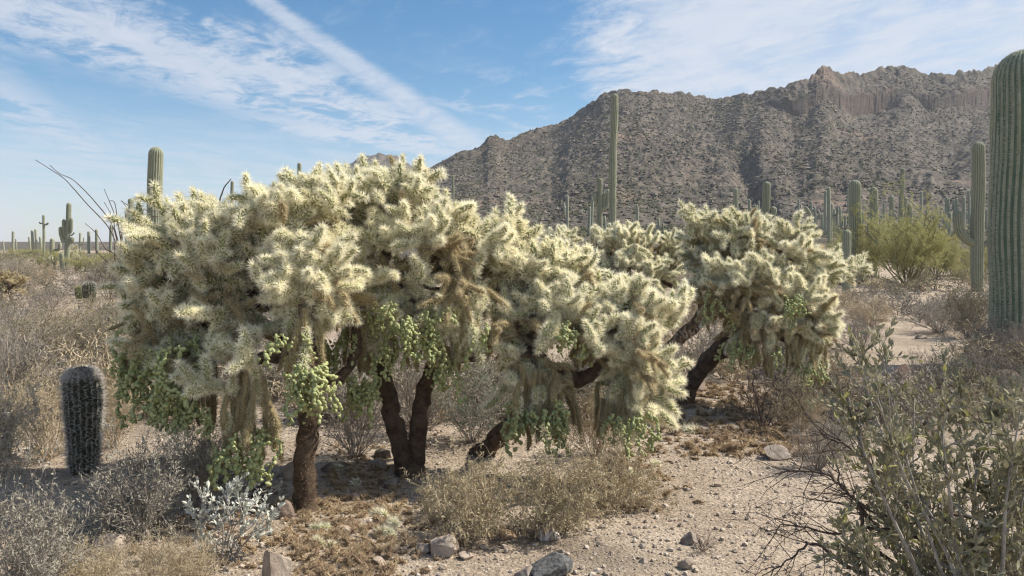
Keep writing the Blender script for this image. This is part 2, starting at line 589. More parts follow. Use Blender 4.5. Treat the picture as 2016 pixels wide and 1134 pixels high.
def make_ground():
    m = material('gravel_ground', (0.335, 0.265, 0.20), (0.445, 0.365, 0.285), 1.3, 0.95)
    nt = m.node_tree; q = G(nt); b = nt.nodes['Principled BSDF']
    t = q.node('ShaderNodeTexCoord').outputs['Object']
    base = b.inputs['Base Color'].links[0].from_socket
    v1 = q.voro(t, 42.0); v2 = q.voro(t, 110.0)
    sepc = q.node('ShaderNodeSeparateColor'); nt.links.new(v1, sepc.inputs[0])
    sepd = q.node('ShaderNodeSeparateColor'); nt.links.new(v2, sepd.inputs[0])
    k = q.m('ADD', q.m('MULTIPLY', sepc.outputs[0], 0.5), q.m('MULTIPLY', sepd.outputs[0], 0.5))
    val = q.rng(k, 0.1, 0.9, 0.62, 1.30, False)
    hs = q.node('ShaderNodeHueSaturation')
    q.put(hs.inputs['Value'], val); q.put(hs.inputs['Color'], base)
    farn = q.noise(t, 0.35, 5, 0.6)
    far = q.mix(q.rng(farn, 0.52, 0.68), hs.outputs[0], (0.19, 0.155, 0.115))
    nt.links.new(far, b.inputs['Base Color'])
    dist = q.node('ShaderNodeTexVoronoi'); nt.links.new(t, dist.inputs['Vector']); dist.inputs['Scale'].default_value = 42
    hh = q.m('SUBTRACT', 1.0, dist.outputs['Distance'])
    hh = q.m('ADD', hh, q.m('MULTIPLY', q.noise(t, 60, 6, 0.7), 1.2))
    bp = q.node('ShaderNodeBump'); bp.inputs['Distance'].default_value = 0.012; bp.inputs['Strength'].default_value = 0.9
    nt.links.new(hh, bp.inputs['Height']); nt.links.new(bp.outputs[0], b.inputs['Normal'])
    n = 300
    i = np.linspace(-7.5, 7.5, n)
    ax = 1.6 * np.sinh(i)
    X, Y = np.meshgrid(ax, ax + 6, indexing='ij')
    Z = ground_z(X, Y) * np.clip(1 - (np.hypot(X, Y) - 200) / 400, 0, 1)
    V = np.stack([X, Y, Z], -1).reshape(-1, 3)
    a, c = np.meshgrid(np.arange(n - 1), np.arange(n - 1), indexing='ij')
    k = a * n + c
    F = np.stack([np.stack([k, k + n, k + n + 1], -1), np.stack([k, k + n + 1, k + 1], -1)], -2).reshape(-1, 3)
    obj('ground', to_mesh('ground', V, F, np.zeros(len(F)), ['gravel_ground']), kind='structure')


make_ground()


def make_mountain():
    m = material('mountain_rock', (0.088, 0.074, 0.062), (0.158, 0.132, 0.110), 0.12, 0.95, 0.5, 1.1, detail=8)
    nt = m.node_tree; q = G(nt); b = nt.nodes['Principled BSDF']
    t = q.node('ShaderNodeTexCoord').outputs['Object']
    base = b.inputs['Base Color'].links[0].from_socket
    # boulder to boulder colour, dark desert varnish, olive scrub
    vc = q.voro(t, 0.8); s = q.node('ShaderNodeSeparateColor'); nt.links.new(vc, s.inputs[0])
    hs = q.node('ShaderNodeHueSaturation')
    q.put(hs.inputs['Value'], q.rng(s.outputs[0], 0, 1, 0.62, 1.3, False)); q.put(hs.inputs['Color'], base)
    scrub = q.rng(q.noise(t, 0.55, 5, 0.7), 0.50, 0.60)
    big = q.rng(q.noise(t, 0.022, 4, 0.6), 0.35, 0.6, 0.25, 0.9)
    c = q.mix(q.m('MULTIPLY', scrub, big), hs.outputs[0], (0.078, 0.080, 0.048))
    red = q.rng(q.noise(t, 0.03, 4, 0.65), 0.58, 0.68)
    c = q.mix(q.m('MULTIPLY', red, 0.5), c, (0.27, 0.18, 0.14))
    at_ = q.node('ShaderNodeAttribute'); at_.attribute_name = 'cliff'
    cl = q.mix(q.rng(q.noise(t, 0.25, 6, 0.7), 0.35, 0.65), (0.15, 0.098, 0.080), (0.095, 0.070, 0.062))
    mp = q.node('ShaderNodeMapping'); mp.inputs['Scale'].default_value = (0.6, 0.4, 0.8); nt.links.new(t, mp.inputs[0])
    cl = q.mix(q.m('MULTIPLY', q.rng(q.noise(mp.outputs[0], 0.35, 6, 0.7), 0.42, 0.62), 0.6), cl, (0.10, 0.08, 0.072))
    c = q.mix(q.m('MULTIPLY', at_.outputs['Fac'], q.rng(q.noise(t, 0.12, 4, 0.7), 0.35, 0.6, 0.35, 0.95)), c, cl)
    nt.links.new(c, b.inputs['Base Color'])
    us = np.concatenate([np.linspace(-0.75, -0.12, 60, endpoint=False), np.linspace(-0.12, 0.66, 640), np.linspace(0.661, 1.6, 120)])
    ts = np.concatenate([np.linspace(0, 0.28, 36, endpoint=False), np.linspace(0.28, 1.0, 270), np.linspace(1.01, 1.6, 24)])
    U, T = np.meshgrid(us, ts, indexing='ij')
    RR = 46 + (ridge_dist(U) - 46) * T
    Z = mountain(U, RR) - 0.45 * np.clip((90 - RR) / 40, 0, 1)
    V = np.stack([U * RR, RR, Z], -1)
    n1, n2 = U.shape
    a, c_ = np.meshgrid(np.arange(n1 - 1), np.arange(n2 - 1), indexing='ij')
    k = a * n2 + c_
    F = np.stack([np.stack([k, k + n2, k + n2 + 1], -1), np.stack([k, k + n2 + 1, k + 1], -1)], -2).reshape(-1, 3)
    me = to_mesh('mountain', V.reshape(-1, 3), F, np.zeros(len(F)), ['mountain_rock'], False)
    # bare steep rock has its own reddish colour
    slope = np.zeros_like(Z); slope[:, 1:] = (Z[:, 1:] - Z[:, :-1]) / np.maximum(RR[:, 1:] - RR[:, :-1], .1)
    ker = slope.copy()
    for s_ in (1, 2, 3):
        ker[:, s_:] += slope[:, :-s_]; ker[:, :-s_] += slope[:, s_:]
    ker /= 7
    c1, c2 = cliff_w(U)
    tt = (RR - RF) / (ridge_dist(U) - RF)
    cl = np.clip((ker - 1.1) / 0.5, 0, 1) * np.clip(c1 + c2, 0, 1) * (tt > 0.8) * np.clip((0.965 - tt) / 0.02, 0, 1)
    # cracks, ledges and fallen-away blocks in the bare wall
    fr = fbm(U * RR / 5, Z / 2.5, 4, 81, 0.6) * 3.0 + np.abs(vnoise(U * RR / 14, Z / 6, 83)) * 3
    RR2 = RR - np.clip(cl * 1.5, 0, 1) * fr * 0.45
    Vn = np.stack([U * RR2, RR2, Z], -1).reshape(-1, 3)
    me.vertices.foreach_set('co', np.ascontiguousarray(Vn, np.float32).ravel()); me.update()
    atr = me.attributes.new('cliff', 'FLOAT', 'POINT')
    atr.data.foreach_set('value', cl.reshape(-1).astype(np.float32))
    obj('mountain', me, kind='structure')
    # a further, lower summit seen over the cholla
    pk = [(380, 474), (470, 400), (500, 392), (560, 378), (620, 350), (668, 322), (690, 318), (705, 308), (722, 303), (745, 299), (768, 302), (785, 306), (800, 318), (815, 324), (835, 336), (900, 380), (1000, 450), (1100, 474)]
    pu = np.array([ray(x, 300)[0] for x, y in pk]); pv = np.array([ray(x, y)[1] for x, y in pk])
    U, T = np.meshgrid(np.linspace(-0.42, 0.1, 280), np.linspace(0, 1.5, 90), indexing='ij')
    RR = 520 + 260 * T
    vr = np.interp(U, pu, pv)
    Z = np.where(T < 1, CAMH + vr * RR * T ** 0.9, CAMH + vr * 780 - (T - 1) * 90)
    hh = np.clip(vr * 12, 0, 1)
    Z = Z + hh * (fbm(U * RR / 14, RR / 14, 5, 41) * 4.0) * np.clip((1.02 - T) * 8, 0.25, 1) + hh * np.abs(fbm(U * RR / 7, RR / 30, 3, 45)) * 4 * (T > .9)
    Z = Z - 2
    V = np.stack([U * RR, RR, Z], -1); n1, n2 = U.shape
    a, c_ = np.meshgrid(np.arange(n1 - 1), np.arange(n2 - 1), indexing='ij'); k = a * n2 + c_
    F = np.stack([np.stack([k, k + n2, k + n2 + 1], -1), np.stack([k, k + n2 + 1, k + 1], -1)], -2).reshape(-1, 3)
    me = to_mesh('far_hill', V.reshape(-1, 3), F, np.zeros(len(F)), ['mountain_rock'], False)
    obj('hill', me, kind='structure')
    # boulders and scrub lying on the slope
    rng = np.random.default_rng(5)
    material('slope_boulder', (0.11, 0.091, 0.078), (0.215, 0.182, 0.155), 0.35, 0.95, 0.08, 3)
    material('slope_scrub', (0.078, 0.076, 0.045), (0.13, 0.12, 0.072), 0.30, 1.0, 0.1, 4)
    for nm, N, mt, sz, lo in (('slope_boulders', 22000, 'slope_boulder', (0.25, 0.95), 0.05), ('slope_scrub', 42000, 'slope_scrub', (0.24, 0.66), -0.2)):
        u = rng.uniform(-0.16, 0.68, N); t = rng.uniform(0.0, 1, N) ** 0.8
        r = RF + (ridge_dist(u) - RF) * t * 0.985
        if nm == 'slope_scrub':
            far = rng.random(N) < 0.18
            r[far] = rng.uniform(110, RF, far.sum())
        keep = (fbm(u * r / 30, r / 30, 4, 61 + (lo < 0) * 9) > rng.uniform(-0.45, 0.45, N))
        u, r = u[keep], r[keep]
        size = sz[0] + (sz[1] - sz[0]) * rng.random(len(u)) ** (3.2 if lo > 0 else 1.6)
        pos = np.stack([u * r, r, mountain(u, r)], -1)
        V, F = scatter_blobs(pos, size, rng, OCTA, (0.5, 0.85), 0.28 if lo > 0 else .22, 0.45)
        obj(nm, to_mesh(nm, V, F, np.zeros(len(F)), [mt], False), kind='stuff',
            label='grey brown boulders littering the mountain slope' if lo > 0 else 'low olive scrub dotted over the mountain slope', cat='boulders' if lo > 0 else 'scrub')


make_mountain()

# ------------------------------------------------------------------ chain-fruit cholla
material('young_spine', (0.97, 0.935, 0.775), (0.94, 0.885, 0.66), 3, 0.6, trans=0.42, rnd=0.10)
material('old_spine', (0.68, 0.59, 0.40), (0.50, 0.41, 0.26), 6, 0.8, trans=0.3, rnd=0.12)
material('joint_green', (0.24, 0.26, 0.13), (0.33, 0.32, 0.17), 30, 0.8, 0.002, 80)
material('joint_brown', (0.24, 0.20, 0.105), (0.33, 0.27, 0.15), 25, 0.85, 0.002, 80)
material('cholla_bark', (0.075, 0.052, 0.038), (0.16, 0.115, 0.08), 14, 0.95, 0.02, 55)
material('bark_spine', (0.30, 0.21, 0.14), (0.17, 0.115, 0.075), 10, 0.9)
material('cholla_fruit', (0.31, 0.355, 0.155), (0.45, 0.45, 0.23), 40, 0.75, 0.002, 90, trans=0.12, rnd=0.22, spec=0.15)


def joint_geo(seed, L=0.14, r=0.018, n_areole=62, per=6, sl=0.043, sw=0.0034, tip=60, core=9, droop=0.0, mats=(0, 1)):
    rng = np.random.default_rng(seed)
    ge = Geo()
    rings = 7 if core > 6 else 4
    t = np.linspace(0, 1, rings)
    bend = rng.normal(0, 0.012, 2)
    path = np.stack([bend[0] * np.sin(t * 2.6), bend[1] * np.sin(t * 2.2), t * L], -1)
    rad = r * np.interp(t, [0, 0.12, 0.7, 0.93, 1], [0.72, 0.95, 1.0, 0.72, 0.35])
    V, F, M = sweep(path, rad, core, rough=0.12, seed=seed)
    ge.add(V, F, mats[0])
    tt = (np.arange(n_areole) + 0.5) / n_areole
    ph = np.arange(n_areole) * 2.39996
    px = np.interp(tt, t, path[:, 0]); py = np.interp(tt, t, path[:, 1])
    rr = np.interp(tt, t, rad)
    rad_d = np.stack([np.cos(ph), np.sin(ph), np.zeros_like(ph)], -1)
    base = np.stack([px, py, tt * L], -1) + rad_d * rr[:, None] * 0.95
    base = np.repeat(base, per, 0)
    d = np.repeat(rad_d + np.array([0, 0, 0.12]) + np.array([0, 0, 0.8]) * (np.clip(tt - 0.8, 0, 1) * 5)[:, None] ** 1.5, per, 0)
    d = unit(d + rng.normal(0, 0.40, d.shape))
    V, F = spikes(base, d, sl * rng.uniform(0.55, 1.12, len(base)), sw * rng.uniform(0.8, 1.3, len(base)), rng)
    ge.add(V, F, mats[1])
    if tip:
        b = np.repeat(path[-1:], tip, 0) + rng.normal(0, r * .3, (tip, 3))
        d = unit(np.array([0, 0, 0.55]) + rng.normal(0, 0.62, (tip, 3)))
        V, F = spikes(b, d, sl * rng.uniform(0.7, 1.15, tip), sw, rng)
        ge.add(V, F, mats[1])
    return ge.arrays()


YOUNG = [joint_geo(100 + i, L=0.095 + 0.018 * (i % 4)) for i in range(8)]
OLD = [joint_geo(200 + i, L=0.15 + 0.02 * (i % 3), r=0.015, n_areole=80, sl=0.026, sw=0.0024, tip=24, mats=(0, 1)) for i in range(5)]
YOUNG_LO = [joint_geo(300 + i, L=0.12, n_areole=34, per=5, tip=30, core=5, sw=0.0048) for i in range(4)]
OLD_LO = [joint_geo(400 + i, L=0.15, r=0.015, n_areole=36, per=4, sl=0.026, tip=10, core=5, sw=0.0036) for i in range(3)]
YOUNG_ME = [to_mesh('young_joint', *a, ['joint_green', 'young_spine']) for a in YOUNG]
OLD_ME = [to_mesh('old_joint', *a, ['joint_brown', 'old_spine']) for a in OLD]


def fruit_geo(seed):
    rng = np.random.default_rng(seed)
    t = np.array([0, 0.15, 0.45, 0.8, 1.0, 0.93])
    path = np.stack([0 * t, 0 * t, t * 0.029], -1)
    path[-1, 2] = 0.025
    th = np.arange(7) * 2 * math.pi / 7
    rad = 0.0105 * np.array([0.35, 0.7, 1.0, 0.95, 0.62, 0.15]) * rng.uniform(0.9, 1.1)
    V = np.stack([rad[:, None] * np.cos(th), rad[:, None] * np.sin(th), np.repeat(path[:, 2:3], 7, 1)], -1)
    V += rng.normal(0, 0.0008, V.shape)
    N, S = 6, 7
    i, j = np.meshgrid(np.arange(N - 1), np.arange(S), indexing='ij'); j2 = (j + 1) % S
    a, b, c, d = i * S + j, i * S + j2, (i + 1) * S + j2, (i + 1) * S + j
    F = np.stack([np.stack([a, b, c], -1), np.stack([a, c, d], -1)], -2).reshape(-1, 3)
    return V.reshape(-1, 3), F, np.zeros(len(F), int)


FRUIT = [fruit_geo(i) for i in range(4)]
FRUIT_ME = [to_mesh('fruit', *a, ['cholla_fruit']) for a in FRUIT]


def basis(d, roll):
    """rotation matrices whose z axis is d"""
    ref = np.where(np.abs(d[:, 2:3]) < 0.95, np.array([[0, 0, 1.0]]), np.array([[1.0, 0, 0]]))
    x = unit(np.cross(ref, d)); y = np.cross(d, x)
    c, s = np.cos(roll)[:, None], np.sin(roll)[:, None]
    X = x * c + y * s; Y = -x * s + y * c
    return np.stack([X, Y, d], -1)


def px2m(n, Y):
    return n * Y / FPX


class Cholla:
    def __init__(self, label, base, seed, group='chain fruit cholla trees in the foreground clump'):
        self.rng = np.random.default_rng(seed)
        self.base = np.array(base)
        self.root = thing('cholla_cactus', label, 'cholla', self.base, group)
        self.young, self.old, self.fruit = [], [], []     # (pos, dir, scale)
        self.skel = []
        self.conn = Geo()
        self.lobes = []

    def limb(self, name, pts, r0, r1, spines=900, n=26):
        P = smooth_path(pts, n)
        P = P + 0.012 * self.rng.normal(size=P.shape) * np.linspace(0, 1, n)[:, None]
        rad = np.linspace(r0, r1, n) * (1 + 0.06 * self.rng.normal(size=n))
        if name == 'trunk':
            rad = rad * (1 + 0.45 * np.exp(-np.arange(n) / 1.6) + 0.045 * np.sin(np.arange(n) * 1.9 + r0 * 300))
        ge = Geo()
        V, F, M = sweep(P - self.base, rad, 14, rough=0.08, seed=int(r0 * 1e4) + len(self.skel))
        ge.add(V, F, 0)
        k = self.rng.random(spines) * (n - 1); i = k.astype(int); f = (k - i)[:, None]
        c = P[i] * (1 - f) + P[np.minimum(i + 1, n - 1)] * f - self.base
        T = unit(P[np.minimum(i + 1, n - 1)] - P[i] + 1e-6)
        d = unit(np.cross(T, rand_dir(self.rng, spines)))
        bp = c + d * np.interp(k, np.arange(n), rad)[:, None] * 0.97
        V, F = spikes(bp, unit(d + self.rng.normal(0, 0.35, d.shape)), self.rng.uniform(0.010, 0.024, spines), 0.0022, self.rng)
        ge.add(V, F, 1)
        obj(name, ge.mesh(name, ['cholla_bark', 'bark_spine']), self.root)
        self.skel.append(P[n // 3:])

    def lobe(self, px, py, Y, rx, ry, rd, hang=0.0):
        self.lobes.append((at(px, py, Y), np.array([px2m(rx, Y), rd, px2m(ry, Y)]), hang))

    def inside(self, p, shrink=0.86):
        return any((((p - c) / (r * shrink)) ** 2).sum() < 1 for c, r, h in self.lobes)

    def jt(self, kind, pos, d, s=1.0):
        (self.young if kind else self.old).append((pos, d, s))

    def sprig(self, p, axis, up, old=False):
        """a few generations of joints; returns nothing, only records them"""
        rng = self.rng
        front = [(p, unit(axis[None])[0], 0)]
        tips = 0
        while front:
            q, d, gen = front.pop()
            s = rng.uniform(0.8, 1.15)
            self.jt(not (old or (gen == 0 and rng.random() < 0.15)), q, d, s)
            e = q + d * 0.108 * s
            if gen >= 3 or tips > 12 or (gen == 2 and rng.random() < 0.55):
                continue
            nch = rng.choice([1, 2, 3], p=[0.04, 0.46, 0.50]) if gen < 2 else rng.choice([0, 1, 2], p=[0.3, 0.4, 0.3])
            for _ in range(nch):
                nd = unit((d + rng.normal(0, 0.70, 3) + up * 0.35)[None])[0]
                front.append((e - d * 0.012, nd, gen + 1)); tips += 1

    def fill(self, spacing=0.15, depth=0.27, upk=0.40, back=0.55):
        rng = self.rng
        pts = []
        for c, r, hang in self.lobes:
            area = 4 * math.pi * ((r[0] * r[1]) ** 1.6 / 3 + (r[0] * r[2]) ** 1.6 / 3 + (r[1] * r[2]) ** 1.6 / 3) ** (1 / 1.6)
            for _ in range(int(area / spacing ** 2 * 2.2)):
                n = rand_dir(rng, 1)[0]
                if n[1] > 0.25 and rng.random() > back:
                    continue
                p = c + n * r * rng.uniform(0.88, 1.0)
                nn = unit((n / r)[None])[0]
                if self.inside(p):
                    continue
                if any(((p - a) ** 2).sum() < (spacing * rng.uniform(.7, 1.2)) ** 2 for a, _, _ in pts):
                    continue
                pts.append((p, nn, hang))
        for p, n, hang in pts:
            q = p - n * depth
            if n[2] > -0.25 and rng.random() > hang:
                ax = unit((n * 1.0 + np.array([0, 0, upk]) + rng.normal(0, 0.30, 3))[None])[0]
                self.sprig(q, ax, np.array([0, 0, 0.6]))
            else:
                hd = n * np.array([1, 1, 0.0])
                ax = unit((hd * 0.55 + np.array([0, 0, -0.45]) + rng.normal(0, 0.30, 3))[None])[0]
                self.sprig(q, ax, np.array([0, 0, -0.9]), rng.random() < 0.25)
            self.connect(q)
        # inner woody joints so that the heart is not hollow
        for c, r, hang in self.lobes:
            vol = r[0] * r[1] * r[2] * 4.2
            for _ in range(int(vol * 110)):
                n = rand_dir(rng, 1)[0] * rng.uniform(0.2, 0.8)
                self.jt(False, c + n * r, rand_dir(rng, 1)[0] + np.array([0, 0, 0.2]), rng.uniform(0.8, 1.3))

    def connect(self, q):
        S = np.concatenate(self.skel)
        k = np.argmin(((S - q) ** 2).sum(1) + 0.4 * np.maximum(S[:, 2] - q[2], 0) ** 2)
        a = S[k]
        mid = (a + q) / 2 + np.array([0, 0, -0.12 * np.linalg.norm(q - a)]) + self.rng.normal(0, 0.02, 3)
        t = np.linspace(0, 1, 6)[:, None]
        P = a * (1 - t) ** 2 + 2 * mid * t * (1 - t) + q * t ** 2
        L = np.linalg.norm(q - a)
        V, F, M = sweep(P - self.base, np.linspace(0.016 + 0.012 * L, 0.013, 6), 6, rough=0.08)
        self.conn.add(V, F, 0)
        n = int(60 + 260 * L)
        k = self.rng.random(n) * 5; i = k.astype(int); f = (k - i)[:, None]
        c = P[i] * (1 - f) + P[np.minimum(i + 1, 5)] * f - self.base
        d = rand_dir(self.rng, n)
        V, F = spikes(c, d, self.rng.uniform(0.022, 0.038, n), 0.0024, self.rng)
        self.conn.add(V, F, 1)

    def hanging(self, px, py, Y, w, h, n, rd=0.12, young=0.35):
        """curtain of pendent joints: top centre at the pixel, w x h pixels"""
        rng = self.rng
        c = at(px, py, Y); W, Hh = px2m(w, Y), px2m(h, Y)
        for _ in range(n):
            a = rng.uniform(0, 6.28); q = math.sqrt(rng.random())
            off = np.array([math.cos(a) * W / 2 * q, math.sin(a) * rd * q, 0])
            p = c + off * 0.75 + np.array([0, 0, -rng.uniform(0, 0.12)])
            d = unit(np.array([[off[0] * 1.5, off[1] * 1.5, -0.5]]))[0]
            end = c[2] - Hh * rng.uniform(0.7, 1.0)
            while p[2] > end:
                d = unit((d + np.array([0, 0, -0.8]) + rng.normal(0, 0.22, 3))[None])[0]
                self.jt(rng.random() < young, p, d, rng.uniform(0.75, 1.05))
                p = p + d * 0.108
            if rng.random() < .4:
                self.connect(c + off * 0.6)

    def fruits(self, px, py, Y, w, h, n, rd=None, tear=False):
        """hanging bunch of fruit chains, w x h pixels, top centre at the pixel"""
        rng = self.rng
        c = at(px, py + 8, Y - 0.14); W, Hh = px2m(w, Y) / 2, px2m(h, Y)
        rd = rd or W * 0.9
        k = 0; n = int(n * 1.9)
        while k < n:
            a = rng.uniform(0, 6.28); q = math.sqrt(rng.random())
            sp, ou = (0.45, 0.9) if tear else (1.0, 0.25)
            p = c + np.array([math.cos(a) * W * sp * q, math.sin(a) * rd * sp * q, -Hh * (0.25 if tear else 0.45) * rng.random()])
            d = unit(np.array([[math.cos(a) * q * ou, math.sin(a) * q * ou, -0.35]]))[0]
            L = Hh * (rng.uniform(0.45, 1.0) * (1 - 0.25 * q) if tear else 0.4 + 0.75 * rng.random() ** 1.5)
            while p[2] > c[2] - L and k < n:
                d = unit((d * 0.8 + np.array([0, 0, -0.38]) + rng.normal(0, 0.35, 3))[None])[0]
                s = rng.uniform(0.6, 1.3)
                self.fruit.append((p.copy(), unit((d + rng.normal(0, 0.45, 3))[None])[0], s)); k += 1
                p = p + d * 0.021 * s
                if rng.random() < 0.85:
                    self.fruit.append((p + rng.normal(0, 0.016, 3), unit((d + rng.normal(0, 0.9, 3))[None])[0], s)); k += 1

    def finish(self, n_part=300):
        rng = self.rng
        gnd = self.base[2]
        for name, lst, mes, lo, mts, np_ in (('young_joint', self.young, YOUNG_ME, YOUNG_LO, ['joint_green', 'young_spine'], n_part),
                                             ('old_joint', self.old, OLD_ME, OLD_LO, ['joint_brown', 'old_spine'], n_part),
                                             ('fruit', self.fruit, FRUIT_ME, FRUIT, ['cholla_fruit'], n_part)):
            if not lst:
                continue
            P = np.array([a for a, _, _ in lst]); D = unit(np.array([b for _, b, _ in lst])); S = np.array([c for _, _, c in lst])
            ok = P[:, 2] > gnd + 0.06
            P, D, S = P[ok], D[ok], S[ok]
            key = P[:, 1].copy()
            if name == 'old_joint':
                key = key + 0.8 * self.deep(P)
            else:
                key = key + 0.3 * self.deep(P)
            order = np.argsort(key)
            B = basis(D, rng.uniform(0, 6.28, len(P)))
            for i in order[:np_]:
                M = Matrix(((*(B[i][0] * S[i]), P[i][0] - self.base[0]), (*(B[i][1] * S[i]), P[i][1] - self.base[1]), (*(B[i][2] * S[i]), P[i][2] - self.base[2]), (0, 0, 0, 1)))
                o = obj(name, mes[int(rng.integers(len(mes)))], self.root)
                o.matrix_basis = M
            rest = order[np_:]
            if len(rest):
                ge = Geo(); var = rng.integers(len(lo), size=len(rest))
                for v in range(len(lo)):
                    idx = rest[var == v]
                    if not len(idx):
                        continue
                    bv, bf, bm = lo[v]
                    X = np.einsum('nij,kj->nki', B[idx], bv) * S[idx][:, None, None] + (P[idx] - self.base)[:, None]
                    F = bf[None] + (np.arange(len(idx)) * len(bv))[:, None, None]
                    ge.add(X.reshape(-1, 3), F.reshape(-1, 3), np.tile(bm, len(idx)))
                nm = {'young_joint': 'young_joints', 'old_joint': 'old_joints', 'fruit': 'fruit_mass'}[name]
                obj(nm, ge.mesh(nm, mts), self.root, kind='stuff')
        obj('branches', self.conn.mesh('branches', ['cholla_bark', 'old_spine']), self.root, kind='stuff')
        print('cholla', len(self.young), len(self.old), len(self.fruit))

    def deep(self, P):
        d = np.full(len(P), 9.0)
        for c, r, h in self.lobes:
            q = np.sqrt((((P - c) / r) ** 2).sum(1))
            d = np.minimum(d, q)
        return np.clip(1 - d, 0, 1)


def build_chollas():
    # --- left tree: single straight trunk in front
    b = on_ground(600, 1004); Y = b[1]
    T = Cholla('large cream-spined cholla on a single straight brown trunk, at the left of the clump', b, 11)
    T.limb('trunk', [b + [0, 0, -0.05], at(601, 900, Y), at(612, 800, Y + .03), at(610, 690, Y + .1)], 0.062, 0.058, 5200)
    T.limb('limb', [at(610, 700, Y + .1), at(560, 620, Y + .25), at(470, 560, Y + .35), at(370, 520, Y + .4)], 0.05, 0.03)
    T.limb('limb', [at(612, 700, Y + .1), at(620, 600, Y + .25), at(600, 500, Y + .35), at(580, 430, Y + .35)], 0.05, 0.03)
    T.limb('limb', [at(610, 690, Y + .1), at(520, 640, Y + .4), at(400, 610, Y + .7), at(310, 590, Y + .8)], 0.045, 0.025)
    T.limb('limb', [at(614, 735, Y + .1), at(665, 745, Y + .25), at(700, 690, Y + .4), at(700, 600, Y + .45)], 0.035, 0.03)
    L = T.lobe
    L(385, 486, Y + .45, 98, 76, .42); L(318, 560, Y + .55, 70, 120, .42, .25); L(440, 520, Y + .35, 110, 105, .42)
    L(345, 640, Y + .35, 78, 115, .38, .65); L(560, 455, Y + .35, 90, 88, .42); L(610, 560, Y + .15, 105, 95, .38)
    L(470, 600, Y + .15, 90, 70, .30, .4); L(650, 425, Y + .55, 65, 80, .40)
    T.fill(0.145)
    for (x, y) in ((330, 405), (350, 392), (318, 395), (400, 405), (620, 345), (535, 370)):
        T.sprig(at(x, y + 82, Y + .4), np.array([(-0.9 if x < 320 else 0.05), -0.2, 0.6 if x < 320 else 0.9]), np.array([0, 0, 0.5]))
        T.connect(at(x, y + 82, Y + .4))
    T.hanging(485, 700, Y - .1, 95, 190, 15, 0.10, 0.12)
    T.hanging(600, 600, Y - .12, 90, 130, 7, 0.10, 0.2)
    T.hanging(395, 690, Y + .1, 90, 140, 8, .12, .15)
    T.hanging(290, 640, Y + .3, 90, 110, 8, .12, .3)
    T.sprig(at(505, 745, Y - .15), np.array([-0.2, -0.5, 0.9]), np.array([0, 0, .4]))
    T.sprig(at(470, 770, Y - .15), np.array([-0.9, -0.4, 0.35]), np.array([-.4, 0, .1]))
    T.limb('limb', [at(560, 690, Y + .1), at(525, 700, Y), at(492, 720, Y - .1), at(485, 760, Y - .1)], 0.035, 0.022, 500)
    T.fruits(605, 712, Y - .14, 92, 118, 200, tear=True); T.fruits(505, 840, Y - .12, 90, 90, 100); T.fruits(455, 860, Y - .1, 80, 100, 110)
    T.fruits(345, 650, Y + .05, 130, 175, 260); T.fruits(290, 700, Y + .25, 120, 120, 180); T.fruits(390, 770, Y + .02, 60, 85, 70)
    T.fruits(560, 645, Y - .1, 70, 60, 50); T.fruits(280, 640, Y + .3, 110, 120, 120); T.fruits(330, 740, Y + .12, 110, 90, 110)
    T.finish()
    # --- middle tree: forked dark trunk
    b = on_ground(808, 935); Y = b[1]
    T = Cholla('tallest cream-spined cholla on a forked dark trunk, in the middle of the clump', b, 12)
    T.limb('trunk', [b + [0, 0, -0.05], at(790, 880, Y), at(768, 800, Y), at(745, 700, Y + .1), at(720, 560, Y + .15)], 0.075, 0.05, 2600)
    T.limb('trunk', [b + [0.03, 0, -0.05], at(822, 860, Y), at(836, 770, Y - .02), at(865, 680, Y), at(880, 570, Y)], 0.062, 0.046, 2600)
    T.limb('limb', [at(852, 705, Y), at(920, 700, Y + .1), at(960, 690, Y + .2), at(990, 620, Y + .3), at(1000, 520, Y + .3)], 0.05, 0.03)
    T.limb('limb', [at(720, 600, Y + .15), at(760, 500, Y + .2), at(780, 400, Y + .2)], 0.045, 0.03)
    T.limb('limb', [at(880, 580, Y), at(900, 500, Y + .1), at(890, 440, Y + .1)], 0.045, 0.03)
    L = T.lobe
    L(735, 440, Y + .2, 112, 100, .5); L(790, 395, Y + .15, 72, 58, .42); L(850, 480, Y, 112, 88, .5); L(930, 490, Y + .1, 92, 68, .42)
    L(995, 470, Y + .3, 48, 45, .3); L(760, 560, Y - .2, 112, 78, .38, .35); L(690, 560, Y + .1, 90, 70, .4, .2); L(900, 570, Y - .15, 90, 60, .34, .3)
    L(985, 560, Y + .2, 68, 62, .36)
    T.fill(0.15)
    for (x, y) in ((690, 340), (740, 335), (772, 330), (835, 345), (990, 415), (1015, 425)):
        T.sprig(at(x, y + 78, Y + .15), np.array([0.0, -0.15, 1.0]), np.array([0, 0, 0.5]))
    T.hanging(740, 590, Y - .3, 100, 120, 9, .12, .3); T.hanging(820, 590, Y - .3, 90, 110, 7, .12, .35); T.hanging(915, 580, Y - .3, 70, 120, 8, .1, .75)
    T.hanging(690, 600, Y - .2, 70, 100, 6, .1, .3); T.hanging(870, 650, Y - .2, 60, 60, 4, .1, .2)
    T.fruits(718, 735, Y - .3, 74, 92, 150, tear=True); T.fruits(815, 600, Y - .35, 120, 90, 130); T.fruits(765, 570, Y - .35, 80, 100, 90)
    T.fruits(880, 690, Y - .2, 50, 95, 80); T.fruits(640, 655, Y - .2, 50, 90, 80); T.fruits(690, 640, Y - .2, 40, 60, 40)
    T.fruits(745, 660, Y - .3, 60, 80, 60); T.fruits(840, 650, Y - .3, 60, 50, 50); T.fruits(945, 620, Y - .2, 40, 90, 50); T.fruits(870, 590, Y - .35, 60, 60, 40)
    T.finish()
    # --- front right tree: leaning trunk hidden in brush
    b = on_ground(950, 892); Y = b[1]
    F = Y - .75
